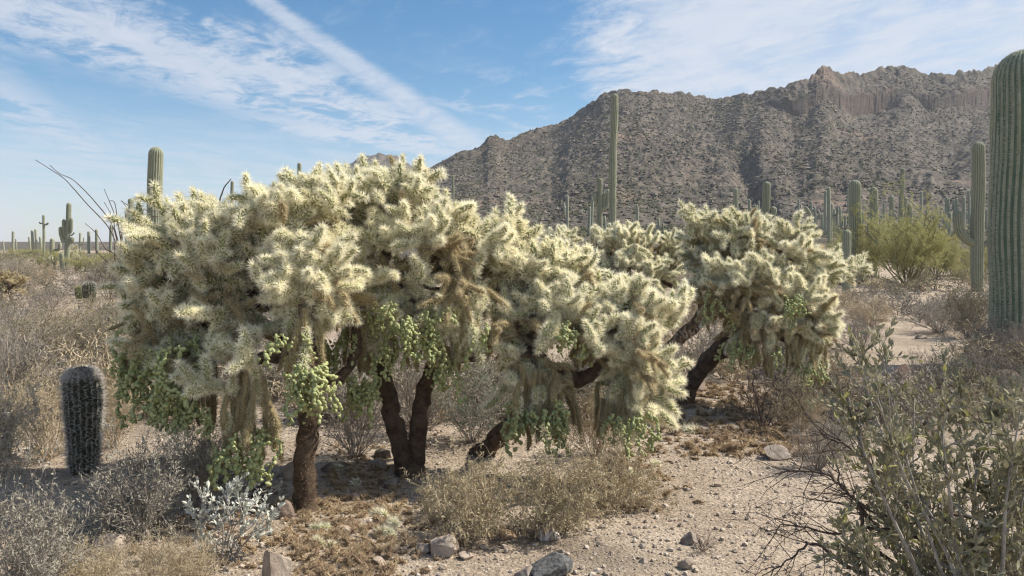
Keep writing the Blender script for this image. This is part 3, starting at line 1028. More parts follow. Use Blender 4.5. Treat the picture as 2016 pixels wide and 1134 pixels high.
    T = Cholla('low bright cholla leaning right with fruit-tipped curtains almost touching the dry brush', b, 13)
    T.limb('trunk', [b + [-.03, 0, -0.05], at(985, 855, Y - .1), at(1040, 800, Y - .35), at(1080, 745, F + .1), at(1130, 735, F + .1)], 0.075, 0.05, 2600)
    T.limb('limb', [at(1080, 750, F + .1), at(1150, 745, F + .1), at(1195, 705, F + .1), at(1215, 640, F + .15)], 0.055, 0.035, 2500)
    T.limb('limb', [at(1075, 750, F + .1), at(1050, 680, F + .1), at(1060, 600, F + .2), at(1100, 540, F + .3)], 0.05, 0.03, 1500)
    T.limb('limb', [at(1200, 700, F + .1), at(1250, 720, F + .05), at(1280, 760, F)], 0.04, 0.03)
    L = T.lobe
    L(1030, 560, F + .45, 70, 60, .34); L(1105, 560, F + .4, 72, 62, .36); L(1160, 600, F + .25, 68, 50, .34); L(1240, 620, F + .15, 78, 48, .34)
    L(1085, 620, F + .1, 80, 52, .34); L(1150, 655, F, 76, 45, .3); L(1020, 640, F + .15, 58, 58, .3, .3); L(1040, 700, F + .05, 52, 66, .28, .7)
    L(1235, 700, F, 66, 60, .3, .25); L(1265, 770, F, 56, 68, .28, .55)
    T.fill(0.135)
    for (x, y) in ((1160, 545), (1320, 590), (1305, 600), (1085, 500)):
        T.sprig(at(x, y + 55, F + .2), np.array([0.4 if x > 1200 else 0, -0.2, 0.8]), np.array([0, 0, 0.4]))
    T.hanging(1045, 700, F - .08, 95, 145, 16, .12, .3); T.hanging(1105, 720, F + .05, 50, 110, 8, .1, .05)
    T.hanging(1250, 720, F - .05, 100, 130, 15, .12, .45); T.hanging(1195, 750, F + .05, 50, 90, 8, .1, .05)
    T.fruits(1052, 785, F - .1, 110, 95, 170); T.fruits(1100, 760, F - .05, 50, 90, 70); T.fruits(1245, 800, F - .1, 90, 80, 120)
    T.fruits(1110, 620, F - .05, 70, 70, 50); T.fruits(1165, 640, F, 50, 80, 40)
    T.finish()
    # --- right tree
    b = on_ground(1338, 795); Y = b[1]
    F = Y - .45
    T = Cholla('wide cholla apart on the right, its thick dark trunk leaning away from the clump', b, 14)
    T.limb('trunk', [b + [-.04, 0, -0.06], at(1372, 740, Y), at(1410, 690, Y - .05), at(1450, 640, Y - .1), at(1490, 560, Y - .1)], 0.092, 0.065, 2600)
    T.limb('limb', [at(1400, 715, Y - .08), at(1430, 695, Y - .1), at(1455, 660, Y - .15)], 0.035, 0.03)
    T.limb('limb', [at(1470, 600, Y - .1), at(1520, 530, Y - .1), at(1560, 470, Y - .1)], 0.06, 0.035)
    T.limb('limb', [at(1470, 610, Y - .1), at(1440, 540, Y), at(1430, 470, Y)], 0.055, 0.035)
    T.limb('limb', [at(1490, 590, Y - .1), at(1560, 600, Y - .1), at(1610, 560, Y)], 0.05, 0.03)
    T.limb('limb', [at(1480, 650, Y - .2), at(1560, 670, Y - .25), at(1590, 700, Y - .3)], 0.05, 0.03)
    L = T.lobe
    L(1450, 475, Y, 88, 58, .5); L(1390, 500, Y + .05, 50, 72, .42); L(1540, 500, Y - .1, 70, 62, .48); L(1595, 530, Y - .05, 50, 46, .4)
    L(1470, 560, F, 110, 62, .4); L(1560, 600, F, 78, 60, .38, .2); L(1600, 640, F, 44, 44, .3); L(1490, 630, F, 76, 44, .32, .6); L(1400, 570, F + .15, 48, 56, .32, .5)
    T.fill(0.165)
    for (x, y) in ((1370, 420), (1400, 430), (1590, 455), (1650, 505), (1665, 510), (1385, 425)):
        T.sprig(at(x, y + 45, Y - .1), np.array([0.5 if x > 1600 else -.1, -0.2, 0.8]), np.array([0, 0, 0.4]))
    T.hanging(1590, 640, F - .1, 80, 100, 13, .12, .5); T.hanging(1480, 620, F - .1, 90, 80, 10, .12, .15); T.hanging(1540, 640, F - .05, 60, 90, 8, .12, .2)
    T.fruits(1590, 705, F - .1, 56, 48, 90); T.fruits(1450, 655, F - .05, 50, 60, 60); T.fruits(1550, 570, F - .35, 50, 75, 80); T.fruits(1410, 560, F, 40, 70, 60)
    T.fruits(1500, 670, F - .1, 70, 40, 60)
    T.finish()
    # --- rear tree
    b = on_ground(1300, 700)
    Y = b[1]
    T = Cholla('rear cholla seen through the gap behind the clump, its arching trunk rising to the right', b, 15)
    T.limb('trunk', [b + [0, 0, -.06], at(1345, 660, Y - .3), at(1372, 635, Y - .6), at(1385, 600, Y - .8), at(1330, 560, Y - .7), at(1270, 530, Y - .5)], 0.10, 0.06, 1400)
    T.limb('limb', [at(1330, 560, Y - .7), at(1220, 540, Y - .5), at(1130, 510, Y - .3)], 0.06, 0.03)
    L = T.lobe
    L(1225, 492, Y - .5, 80, 45, .6); L(1110, 478, Y - .3, 36, 24, .4); L(1320, 500, Y - .5, 46, 42, .45); L(1250, 550, Y - .8, 90, 36, .45, .3)
    T.fill(0.18, back=0.3)
    T.fruits(1300, 600, Y - .9, 60, 45, 60)
    T.finish()


build_chollas()

# ------------------------------------------------------------------ saguaros
material('saguaro_skin', (0.155, 0.18, 0.125), (0.21, 0.22, 0.155), 3, 0.75, 0.004, 40, rnd=0.1)
material('saguaro_rib', (0.34, 0.345, 0.26), (0.26, 0.27, 0.19), 12, 0.85, rnd=0.1)
material('saguaro_spine', (0.62, 0.58, 0.46), None, rough=0.8)
material('saguaro_giant_skin', (0.11, 0.16, 0.11), (0.15, 0.195, 0.135), 5, 0.6, 0.004, 40)
material('dead_bark', (0.16, 0.125, 0.10), (0.27, 0.22, 0.18), 9, 0.95, 0.01, 30)


def stem_profile(h, r, n, foot=0.85):
    """distance up the stem and its radius, with a rounded crown"""
    z = np.concatenate([np.linspace(0, h - r, n), h - r + r * np.sin(np.linspace(0, math.pi / 2, 8))[1:-1], [h - r * 0.004]])
    rad = r * np.interp(z / h, [0, 0.12, 0.45, 0.75, 1], [foot, 0.93, 1.0, 0.98, 0.94])
    top = z > h - r
    rad[top] = rad[top] * np.sqrt(np.clip(1 - ((z[top] - (h - r)) / r) ** 2, 0.002, 1))
    return z, rad


def crest_spines(path, rad, ribs, sides, depth, step, L, w, per, rng, origin):
    P, T, A, B = frames(path)
    s = np.concatenate([[0], np.cumsum(np.linalg.norm(np.diff(P, axis=0), axis=1))])
    k = np.arange(step, s[-1] - 0.01, step)
    bs, ds = [], []
    for j in range(ribs):
        th = j * 2 * math.pi / ribs
        kk = k + rng.uniform(-.3, .3, len(k)) * step
        c = np.stack([np.interp(kk, s, P[:, i]) for i in range(3)], -1)
        a = np.stack([np.interp(kk, s, A[:, i]) for i in range(3)], -1); b_ = np.stack([np.interp(kk, s, B[:, i]) for i in range(3)], -1)
        d = a * math.cos(th) + b_ * math.sin(th)
        bs.append(c + d * np.interp(kk, s, rad)[:, None]); ds.append(d)
    bs = np.repeat(np.concatenate(bs), per, 0); ds = np.repeat(np.concatenate(ds), per, 0)
    d = unit(ds + rng.normal(0, 0.75, ds.shape))
    return spikes(bs - origin, d, L * rng.uniform(0.6, 1.2, len(bs)), w, rng)


def saguaro(label, px, top, w, Y, arms=(), ribs=16, lean=0.0, group='saguaros standing on the desert flat', detail=1, wobble=0.0, skin='saguaro_skin', spines=False, base_x=None, scars=()):
    rng = np.random.default_rng(int(px * 7 + top))
    u, v = ray(px, top)
    ub = ray(base_x if base_x is not None else px, 480)[0]
    bz = H(ub * Y, Y)[0] - 0.05
    b = np.array([ub * Y, Y, bz]); tp = np.array([u * Y, Y, CAMH + v * Y])
    h = max(tp[2] - bz, 0.5); r = min(px2m(w, Y) / 2, h * 0.4)
    root = thing('saguaro_cactus', label, 'saguaro', b, group)
    sides = ribs * (4 if detail else 2)
    z, rad = stem_profile(h, r, 26 if detail else 7)
    if wobble:
        rad = rad * (1 + wobble * np.sin(z * 2.1 + px) + wobble * .6 * np.sin(z * 4.7))
    for s_ in scars:
        rad = rad * (1 - 0.16 * np.exp(-((z - s_ * h) / 0.05) ** 2))
    sx = (tp - b)[0]
    cx = sx * (z / h) ** 1.6 + (0.02 * np.sin(z * 1.3 + px) if detail else 0)
    path = np.stack([cx, 0 * z, z], -1)
    V, F, M = sweep(path, rad, sides, ribs, 0.12 if ribs < 30 else 0.075, 0.008, int(px), 1.3)
    if detail:      # ribs wander, pinch and swell
        k = rng.uniform(0, 50)
        an = np.arctan2(V[:, 1], V[:, 0] - np.interp(V[:, 2], z, cx))
        V[:, :2] *= (1 + 0.035 * (vnoise(an * 1.5 + k, V[:, 2] * 1.2) + vnoise(an * 4 + k, V[:, 2] * 2.5)))[:, None]
        tw = 0.10 * vnoise(V[:, 2] * 0.8 + k, 0 * an); c_, s_2 = np.cos(tw), np.sin(tw)
        V[:, 0], V[:, 1] = V[:, 0] * c_ - V[:, 1] * s_2, V[:, 0] * s_2 + V[:, 1] * c_
    obj('trunk', to_mesh('trunk', V, F, M, [skin, 'saguaro_rib']), root)
    if spines:
        V, F = crest_spines(path, rad, ribs, sides, .12, spines, 0.034, 0.0035, 6, rng, 0)
        obj('spines', to_mesh('saguaro_spines', V, F, np.zeros(len(F)), ['saguaro_spine'], False), root, kind='stuff')
    for a in arms:
        pts, ar = a                       # pixels along the arm, width in pixels
        dy = rng.uniform(-0.4, 0.1) * r
        W = np.array([at(x, y, Y) for x, y in pts]) - b + np.array([0, dy, 0])
        P = smooth_path(W, 18 if detail else 9)
        L = np.linalg.norm(np.diff(P, axis=0), axis=1).sum(); R_ = px2m(ar, Y) / 2
        s = np.concatenate([[0], np.cumsum(np.linalg.norm(np.diff(P, axis=0), axis=1))])
        rr = R_ * np.interp(s / L, [0, 0.15, 0.5, 1], [0.75, 0.85, 1, 1.0])
        end = s > L - R_
        rr[end] *= np.sqrt(np.clip(1 - ((s[end] - (L - R_)) / R_) ** 2, 0.01, 1))
        V, F, M = sweep(P, rr, max(sides * 3 // 4 // 4 * 4, 12), max(ribs * 3 // 4, 6), 0.11, 0.0, 0, 1.3)
        obj('arm', to_mesh('arm', V, F, M, [skin, 'saguaro_rib']), root)
    return root


def build_saguaros():
    S = saguaro
    S('giant ribbed green saguaro column cut off by the right edge of the photo', 2014, 97, 122, 10.5, ribs=32, skin='saguaro_giant_skin', spines=0.035, base_x=2022, wobble=0.012)
    S('tall saguaro with one big upturned arm, just left of the giant column', 1925, 279, 25, 27.5, arms=[([(1926, 478), (1905, 474), (1888, 452), (1884, 413)], 19), ([(1930, 485), (1946, 478), (1952, 470), (1954, 440)], 14)], base_x=1926, spines=0.07, ribs=18)
    S('very tall thin bare saguaro rising highest against the mountain', 1210, 184, 15, 40, base_x=1204, ribs=14, wobble=0.05, scars=(0.47, .3, .78), spines=0.08)
    S('greyish saguaro with short upturned arms crowded round its top, left of the tallest one', 1181, 350, 11, 44, arms=[([(1181, 408), (1174, 402), (1171, 392), (1171, 378)], 7), ([(1181, 412), (1188, 410), (1190, 395), (1190, 378)], 7), ([(1182, 412), (1193, 408), (1197, 392), (1197, 372)], 7)])
    S('thick unbranched saguaro poking above the left end of the cholla', 308, 289, 29, 26, base_x=303, spines=0.06, ribs=18)
    S('second tallest left-side saguaro, slim and plain, between the thick one and the ocotillo', 258, 390, 12, 50, ribs=14)
    S('thin saguaro stem just behind the slim plain one on the left', 249, 418, 6, 80, ribs=12)
    S('saguaro with a cluster of arms standing alone on the left flat', 136, 399, 10, 50, base_x=131, arms=[
        ([(131, 476), (124, 470), (120, 462), (119, 446)], 7), ([(132, 470), (128, 464), (126, 450), (126, 431)], 7), ([(134, 462), (140, 455), (141, 445), (141, 428)], 6),
        ([(131, 476), (125, 474), (123, 470), (122, 462)], 8), ([(134, 478), (140, 476), (143, 472), (143, 466)], 8), ([(135, 462), (141, 463), (145, 460), (147, 457)], 3)])
    S('saguaro shaped like a cross with two raised arms, far left skyline', 86, 423, 5, 90, base_x=86, arms=[([(86, 439), (80, 440), (77, 437)], 3), ([(87, 442), (92, 442), (96, 438)], 4)], ribs=10)
    S('stub of a low saguaro hidden behind the one with clustered arms', 121, 497, 9, 46, ribs=12)
    S('saguaro tip showing between the two cholla humps on the skyline', 457, 356, 7, 70, ribs=12)
    S('saguaro tip standing just left of the highest cholla tufts', 589, 320, 9, 60, ribs=12)
    S('lone saguaro against the mountain above the cholla shoulder', 892, 345, 5, 120, ribs=10)
    S('saguaro with a stubby round arm on each side, above the right-hand cholla', 1509, 357, 16, 34, arms=[([(1508, 432), (1516, 430), (1522, 420), (1522, 406)], 13), ([(1508, 436), (1500, 434), (1496, 428), (1496, 418)], 11)], spines=0.07)
    S('plain saguaro with a rounded tip above the top of the right-hand cholla', 1448, 370, 10, 52, ribs=14)
    S('broad barrel-shaped saguaro standing in the yellow-green bushes', 1684, 354, 24, 32, ribs=18, spines=0.07)
    S('pale topped saguaro half hidden by the palo verde, right of the broad one', 1721, 368, 16, 38, ribs=16)
    S('tall slender leaning saguaro above the palo verde', 1777, 331, 9, 60, base_x=1772, ribs=12)
    S('bent saguaro stem arching over to the left behind the right-hand cholla', 1599, 455, 9, 45, arms=[([(1599, 500), (1599, 450), (1595, 425), (1584, 406)], 8)], ribs=12)
    S('short rounded young saguaro beside the broad barrel-shaped one', 1668, 452, 18, 26, ribs=14)
    S('saguaro of medium height left of the slender leaning one', 1755, 385, 9, 64, ribs=12)
    S('twin-stemmed saguaro right of the slender leaning one', 1783, 388, 9, 64, arms=[([(1785, 450), (1790, 440), (1791, 420), (1790, 400)], 9)], ribs=12)
    # the crowd further off: individuals, seen as thin stems
    ordn = ['first', 'second', 'third', 'fourth', 'fifth', 'sixth', 'seventh', 'eighth', 'ninth', 'tenth', 'eleventh', 'twelfth', 'thirteenth', 'fourteenth', 'fifteenth', 'sixteenth', 'seventeenth', 'eighteenth', 'nineteenth', 'twentieth']
    crowds = [
        ('on the far left skyline', [(6, 474, 3), (26, 455, 5), (31, 470, 3), (57, 466, 4), (63, 453, 5), (70, 451, 5), (79, 466, 5), (103, 469, 9), (158, 458, 4), (175, 455, 6), (190, 451, 6), (219, 442, 6), (241, 445, 5)]),
        ('left of the tallest saguaro', [(1052, 430, 3), (1057, 428, 4), (1063, 432, 3), (1069, 428, 4), (1074, 426, 4), (1080, 436, 3), (1093, 433, 3), (1110, 399, 4), (1117, 384, 5), (1123, 428, 3), (1130, 424, 3), (1148, 429, 4), (1155, 436, 3), (1161, 407, 6), (1167, 391, 5), (1190, 425, 5), (1196, 430, 4)]),
        ('between tallest saguaro and right-hand cholla', [(1222, 428, 3), (1238, 407, 4), (1242, 412, 3), (1254, 402, 5), (1259, 420, 3), (1270, 428, 3), (1279, 432, 3), (1290, 424, 4), (1296, 429, 5), (1303, 422, 4), (1311, 430, 3), (1320, 409, 4), (1327, 426, 3), (1334, 410, 4), (1341, 421, 4), (1347, 424, 4), (1352, 419, 3), (1360, 425, 4)]),
        ('above the right-hand cholla', [(1475, 392, 6), (1490, 404, 6), (1494, 395, 5), (1484, 414, 5), (1536, 420, 3), (1545, 426, 3), (1553, 424, 4), (1572, 392, 4), (1578, 420, 3)]),
        ('between arched stem and broad saguaro', [(1597, 396, 5), (1604, 407, 5), (1613, 424, 4), (1625, 375, 6), (1631, 368, 8), (1637, 400, 7), (1642, 410, 6), (1648, 422, 6), (1653, 406, 5), (1658, 415, 4), (1669, 372, 4), (1664, 424, 5), (1618, 420, 5)]),
        ('beyond the palo verde bushes', [(1699, 417, 5), (1708, 424, 4), (1740, 399, 5), (1733, 424, 4), (1762, 420, 4), (1797, 418, 4), (1804, 426, 4), (1814, 376, 6), (1823, 412, 5), (1830, 424, 4), (1836, 418, 3), (1843, 403, 4), (1848, 420, 5), (1852, 414, 4), (1858, 416, 5)]),
        ('behind the two-armed saguaro', [(1863, 387, 5), (1867, 390, 5), (1870, 418, 7), (1878, 393, 5), (1883, 390, 6), (1890, 414, 5), (1898, 388, 6), (1902, 416, 4), (1907, 375, 5), (1942, 412, 5), (1947, 400, 4)]),
    ]
    for where, lst in crowds:
        lst = sorted(lst)
        for i, (px, top, w) in enumerate(lst):
            Y = min(0.42 * FPX / w, 175)
            if px < 300:
                Y = min(Y, 140)
            size = 'tiny' if w <= 4 else 'small'
            hh = int(px * 13 + top * 7) % 11
            arm_ = [([(px, top + 24), (px + w * 1.5, top + 22), (px + w * 1.8, top + 8)], w * .7)] if hh in (2, 7) and w > 3 else []
            S('%s far saguaro, %s from left %s' % (size, ordn[i], where), px, top, w, Y, arms=arm_, base_x=px + (hh - 5) * 0.45, ribs=8 if w < 5 else 10, detail=0, group='distant saguaros ' + where)


build_saguaros()

# ------------------------------------------------------------------ shrubs
material('twig_grey', (0.24, 0.205, 0.175), (0.36, 0.32, 0.28), 3, 0.95, rnd=0.15)
material('twig_tan', (0.36, 0.29, 0.20), (0.48, 0.40, 0.29), 3, 0.95, rnd=0.15)
material('twig_dark', (0.085, 0.065, 0.055), (0.15, 0.115, 0.095), 5, 0.95)
material('leaf_dry', (0.42, 0.36, 0.235), (0.52, 0.44, 0.29), 6, 0.9, trans=0.25, rnd=0.12)
material('leaf_greydry', (0.33, 0.31, 0.25), (0.42, 0.39, 0.32), 6, 0.9, trans=0.2, rnd=0.12)
material('leaf_olive', (0.20, 0.19, 0.10), (0.28, 0.255, 0.15), 4, 0.85, trans=0.25, rnd=0.15)
material('leaf_yellowgreen', (0.38, 0.37, 0.17), (0.48, 0.45, 0.23), 2, 0.85, trans=0.3, rnd=0.12)
material('leaf_bluegreen', (0.16, 0.20, 0.145), (0.23, 0.27, 0.20), 4, 0.8, trans=0.2, rnd=0.1)
material('leaf_jojoba', (0.235, 0.22, 0.135), (0.34, 0.315, 0.21), 9, 0.8, trans=0.2, spec=0.15)
material('leaf_jojoba_yellow', (0.40, 0.38, 0.14), (0.33, 0.33, 0.13), 7, 0.65, trans=0.25)
material('leaf_silver', (0.42, 0.43, 0.37), (0.70, 0.70, 0.63), 22, 0.75, trans=0.15)
material('bark_pale', (0.26, 0.235, 0.205), (0.40, 0.37, 0.33), 25, 0.9, 0.003, 60)


def grow(rng, n, H_, R_, levels=3, kids=(5, 4, 3), wob=0.25, up=0.35, r0=0.006, shrink=0.55, start=0.15, grav=0.0):
    """branching twig skeleton around the origin; returns per-level (p0, p1, r0, r1)"""
    a = rng.uniform(0, 2 * math.pi, n)
    el = np.arctan2(H_ * rng.uniform(0.25, 1.0, n), R_ * rng.uniform(0.15, 1.0, n))
    d = np.stack([np.cos(a) * np.cos(el), np.sin(a) * np.cos(el), np.sin(el)], -1)
    L = np.sqrt((R_ * np.cos(el)) ** 2 + (H_ * np.sin(el)) ** 2) * rng.uniform(0.7, 1.0, n)
    p = np.stack([np.cos(a), np.sin(a), 0 * a], -1) * R_ * 0.10 * rng.random((n, 1))
    rad = np.full(n, r0)
    out = []
    for lv in range(levels):
        K = 5 if lv < levels - 1 else 3
        pts = [p]; dd = d.copy()
        for k in range(K):
            dd = unit(dd + rng.normal(0, wob * (0.6 if lv == 0 else 1), dd.shape) + np.array([0, 0, up * 0.12 - grav * 0.2 * k]))
            pts.append(pts[-1] + dd * (L / K)[:, None])
        P = np.stack(pts, 1)
        r_a = rad[:, None] * np.linspace(1, 0.5, K + 1)[None]
        out.append((P[:, :-1].reshape(-1, 3), P[:, 1:].reshape(-1, 3), r_a[:, :-1].reshape(-1), r_a[:, 1:].reshape(-1)))
        if lv == levels - 1:
            break
        m = kids[lv]; N = len(p)
        t = rng.uniform(start, 1, (N, m)) * K; i = np.minimum(t.astype(int), K - 1); f = (t - i)[..., None]
        ar = np.arange(N)[:, None]
        q = P[ar, i] * (1 - f) + P[ar, i + 1] * f
        pd = unit(P[ar, i + 1] - P[ar, i])
        nd = unit(pd + rng.normal(0, 0.55, pd.shape) + np.array([0, 0, up * 0.4]))
        p, d = q.reshape(-1, 3), nd.reshape(-1, 3)
        L = np.repeat(L, m) * shrink * rng.uniform(0.6, 1.1, len(p)); rad = np.repeat(rad, m) * 0.6
    return out


def twig_mesh(lv, mat, k=3):
    ge = Geo()
    for i, (p0, p1, a, b) in enumerate(lv):
        ok = p0[:, 2] > -0.05
        if len(p0) > 5000:
            V, F = blades(p0[ok], p1[ok], a[ok], b[ok], np.random.default_rng(i))
        else:
            V, F = prisms(p0[ok], p1[ok], a[ok], b[ok], k)
        ge.add(V, F)
    return ge.mesh('twigs', [mat], False)


def leaf_mesh(rng, seg, n, L, W, mat, droop=0.0, spread=0.8, tuft=1):
    p0, p1 = seg[0], seg[1]
    i = rng.integers(len(p0), size=n); f = rng.random((n, 1))
    pos = p0[i] * (1 - f) + p1[i] * f
    d = unit(unit(p1[i] - p0[i]) + rng.normal(0, spread, (n, 3)) + np.array([0, 0, -droop]))
    V, F = small_leaves(pos, d, rand_dir(rng, n), L * rng.uniform(0.6, 1.25, n), W * rng.uniform(0.7, 1.2, n))
    return to_mesh('leaves', V, F, np.zeros(len(F)), [mat], False)


def shrub_protos():
    rng = np.random.default_rng(77)
    P = {}
    # unit shrubs: radius 0.5, height about 0.6; scaled on placing
    def mk(key, count, g_, tm, lf=None):
        P[key] = []
        for _ in range(count):
            lv = grow(rng, **g_)
            parts = [('twigs', twig_mesh(lv, tm))]
            if lf:
                n, L, W, mat, dr, sp = lf
                parts.append(('leaves', leaf_mesh(rng, lv[-1], n, L, W, mat, dr, sp)))
            P[key].append(parts)
    mk('greytwig', 3, dict(n=38, H_=0.55, R_=0.5, levels=4, kids=(5, 4, 3), wob=0.22, r0=0.0045, up=.4), 'twig_grey', (2600, 0.014, 0.005, 'leaf_greydry', 0, 1))
    mk('tantwig', 3, dict(n=36, H_=0.55, R_=0.5, levels=4, kids=(5, 4, 3), wob=0.28, r0=0.004, up=.3), 'twig_tan', (4600, 0.016, 0.006, 'leaf_dry', 0.3, 1))
    mk('leafydry', 3, dict(n=34, H_=0.55, R_=0.5, levels=4, kids=(5, 4, 3), wob=0.30, r0=0.004, up=.2, grav=.25), 'twig_tan', (6500, 0.034, 0.0105, 'leaf_dry', 0.8, 0.8))
    mk('greyleafy', 2, dict(n=32, H_=0.6, R_=0.5, levels=4, kids=(5, 4, 3), wob=0.28, r0=0.0045, up=.3), 'twig_grey', (5200, 0.030, 0.011, 'leaf_greydry', 0.2, 0.9))
    mk('olive', 2, dict(n=34, H_=0.6, R_=0.5, levels=4, kids=(5, 4, 3), wob=0.25, r0=0.0045, up=.4), 'twig_grey', (5200, 0.022, 0.009, 'leaf_olive', 0, 1))
    mk('bluegreen', 2, dict(n=30, H_=0.6, R_=0.5, levels=4, kids=(5, 4, 3), wob=0.3, r0=0.004, up=.4), 'twig_grey', (2600, 0.030, 0.010, 'leaf_bluegreen', 0, 0.9))
    mk('bare', 3, dict(n=16, H_=0.6, R_=0.55, levels=4, kids=(4, 4, 3), wob=0.20, r0=0.006, up=.2), 'twig_dark')
    mk('grass', 3, dict(n=170, H_=0.5, R_=0.4, levels=2, kids=(3,), wob=0.2, r0=0.0022, up=.3), 'twig_tan')
    # paloverde: unit radius 0.5, height 0.8, hazy with thin green twigs
    P['paloverde'] = []
    for _ in range(2):
        lv = grow(rng, n=20, H_=0.62, R_=0.58, levels=5, kids=(6, 5, 4, 3), wob=0.24, r0=0.006, up=.25, shrink=0.50, start=0.2)
        P['paloverde'].append([('branches', twig_mesh(lv[:2], 'leaf_olive')), ('twigs', twig_mesh(lv[2:], 'leaf_yellowgreen')),
                               ('leaves', leaf_mesh(rng, lv[-1], 20000, 0.020, 0.005, 'leaf_yellowgreen', 0, 1))])
    return P


SH = shrub_protos()
_sr = np.random.default_rng(909)


def shrub(key, px, base_py, w, h, label, name='shrub', cat='shrub', group=None, Y=None, i=None, wide_y=1.0):
    """w, h in photo pixels at its own distance; stands where its base pixel meets the ground"""
    if Y is None:
        p = on_ground(px, base_py)
    else:
        u = ray(px, 500)[0]; p = np.array([u * Y, Y, H(u * Y, Y)[0]])
    Y = p[1]
    root = thing(name, label, cat, p, group, _sr.uniform(0, 6.28))
    W, Hh = px2m(w, Y), px2m(h, Y)
    protos = SH[key]
    pr = protos[int(_sr.integers(len(protos))) if i is None else i % len(protos)]
    hs = 0.70 if key == 'paloverde' else 0.60
    for nm, me in pr:
        o = obj(nm, me, root, kind='stuff' if nm in ('twigs', 'leaves') else None)
        o.scale = (W / 1.15, W / 1.15 * wide_y, Hh / hs)
    return root


def build_shrubs():
    s = shrub
    # --- close ones, each by hand
    s('greyleafy', 45, 1190, 330, 230, 'pale leafy grey brush filling the bottom left corner', name='brittlebush')
    s('greyleafy', -40, 1000, 260, 230, 'grey leafy brush half out of frame at the left edge, above the corner brush', name='brittlebush')
    s('tantwig', 290, 1210, 250, 170, 'tuft of straw-coloured dead stems at the bottom edge, right of the corner brush', name='dead_brush')
    s('greytwig', 430, 960, 170, 120, 'shaded twiggy bush right behind the silver-leaved bush', name='shaded_bush')
    s('tantwig', 380, 1170, 180, 120, 'straw tuft at the bottom edge beside the upright pale stone', name='dead_brush')
    s('greytwig', 2000, 735, 190, 110, 'grey brush right in front of the giant saguaro base', name='grey_bush')
    s('greytwig', 1930, 715, 150, 80, 'twiggy brush left of the giant saguaro base', name='grey_bush')
    s('tantwig', 1640, 800, 170, 120, 'tan twiggy brush between the right-hand cholla and the corner bush', name='dry_brush')
    s('greytwig', 1470, 720, 170, 80, 'grey brush right of the leaning right-hand trunk', name='grey_bush')
    s('tantwig', 1560, 740, 150, 80, 'tan brush beneath the right-hand cholla curtains', name='dry_brush')
    s('leafydry', 190, 1150, 150, 100, 'low dry tan brush beside the half-buried boulder at lower left', name='dry_brush')
    s('greyleafy', 285, 1060, 300, 190, 'dark shaded bush under the left end of the cholla', name='shaded_bush')
    s('greyleafy', 385, 1000, 170, 150, 'shaded grey bush between the dark bush and the cholla trunk', name='shaded_bush')
    s('tantwig', 95, 905, 260, 190, 'wide pale straw brush behind the barrel cactus on its left', name='dry_brush')
    s('tantwig', 225, 880, 150, 130, 'small pale straw brush right behind the barrel cactus', name='dry_brush')
    s('greytwig', 10, 800, 240, 160, 'pale grey brush at the left edge above the straw brush', name='dry_brush')
    s('leafydry', 940, 1052, 280, 170, 'mound of curled dry leaves in front of the leaning trunk', name='dry_leafy_bush')
    s('leafydry', 1110, 1045, 280, 180, 'tangled dry leafy bush below the fruit curtain in the centre', name='dry_leafy_bush')
    s('leafydry', 1225, 1000, 200, 150, 'thin pale leafy bush at the right end of the central brush', name='dry_leafy_bush')
    s('leafydry', 870, 1020, 140, 100, 'low dry leafy tuft at the foot of the forked trunk', name='dry_leafy_bush')
    s('bluegreen', 930, 870, 230, 130, 'blue-green leafed bush behind the forked trunk', name='green_bush')
    s('greytwig', 700, 900, 200, 140, 'grey twiggy bush between the single trunk and the forked trunk', name='grey_bush')
    s('greytwig', 810, 860, 200, 150, 'grey twiggy bush seen through the fork of the dark trunk', name='grey_bush')
    s('tantwig', 1170, 900, 180, 150, 'brown dry bush between the two fruit curtains', name='dry_brush')
    s('greytwig', 1400, 735, 160, 100, 'pale grey bush seen under the arch of the rear trunk', name='grey_bush')
    s('greytwig', 1320, 770, 110, 90, 'small grey bush left of the leaning right-hand trunk', name='grey_bush')
    s('bare', 1500, 850, 190, 130, 'dark leafless bush under the right-hand cholla', name='bare_bush')
    s('tantwig', 1570, 850, 160, 110, 'reddish tan twiggy bush below the right-hand fruit cluster', name='dry_brush')
    s('greytwig', 1610, 925, 170, 110, 'grey bush with a dark tangled base beside the gravel clearing', name='grey_bush')
    s('bluegreen', 1650, 900, 90, 80, 'small green-leafed sprout inside the grey bush by the clearing', name='green_bush')
    s('greytwig', 1690, 690, 110, 70, 'round grey bush beside the gravel path at right', name='grey_bush')
    s('tantwig', 1710, 640, 150, 60, 'low pinkish brush at the far end of the gravel path', name='dry_brush')
    s('greytwig', 1850, 655, 170, 60, 'wide low grey brush behind the gravel path', name='grey_bush')
    s('olive', 1905, 665, 120, 100, 'dense olive bush beside the base of the giant saguaro', name='olive_bush')
    s('greytwig', 1990, 720, 160, 85, 'grey brush across the foot of the giant saguaro', name='grey_bush')
    s('greytwig', 1830, 790, 130, 100, 'grey bush with dark roots right of the gravel path', name='grey_bush')
    s('bluegreen', 1880, 800, 130, 95, 'grey-green leafy bush behind the big foreground bush', name='green_bush')
    s('bluegreen', 1990, 830, 130, 90, 'green leafy sprigs at the right edge below the giant saguaro', name='green_bush')
    s('greytwig', 1960, 770, 170, 90, 'pale twiggy brush at the right edge among dark stones', name='grey_bush')
    s('bare', 1385, 1085, 75, 40, 'small blackened dead tuft lying on the gravel', name='dead_tuft', cat='dead tuft')
    s('bare', 985, 1075, 60, 22, 'flat dark dead tuft between the foreground stones', name='dead_tuft', cat='dead tuft')
    s('olive', 40, 590, 90, 70, 'dark branching bush at the left edge below the skyline', name='olive_bush', i=1)
    s('bare', 215, 590, 110, 60, 'dark bare branches left of the cholla', name='bare_bush')
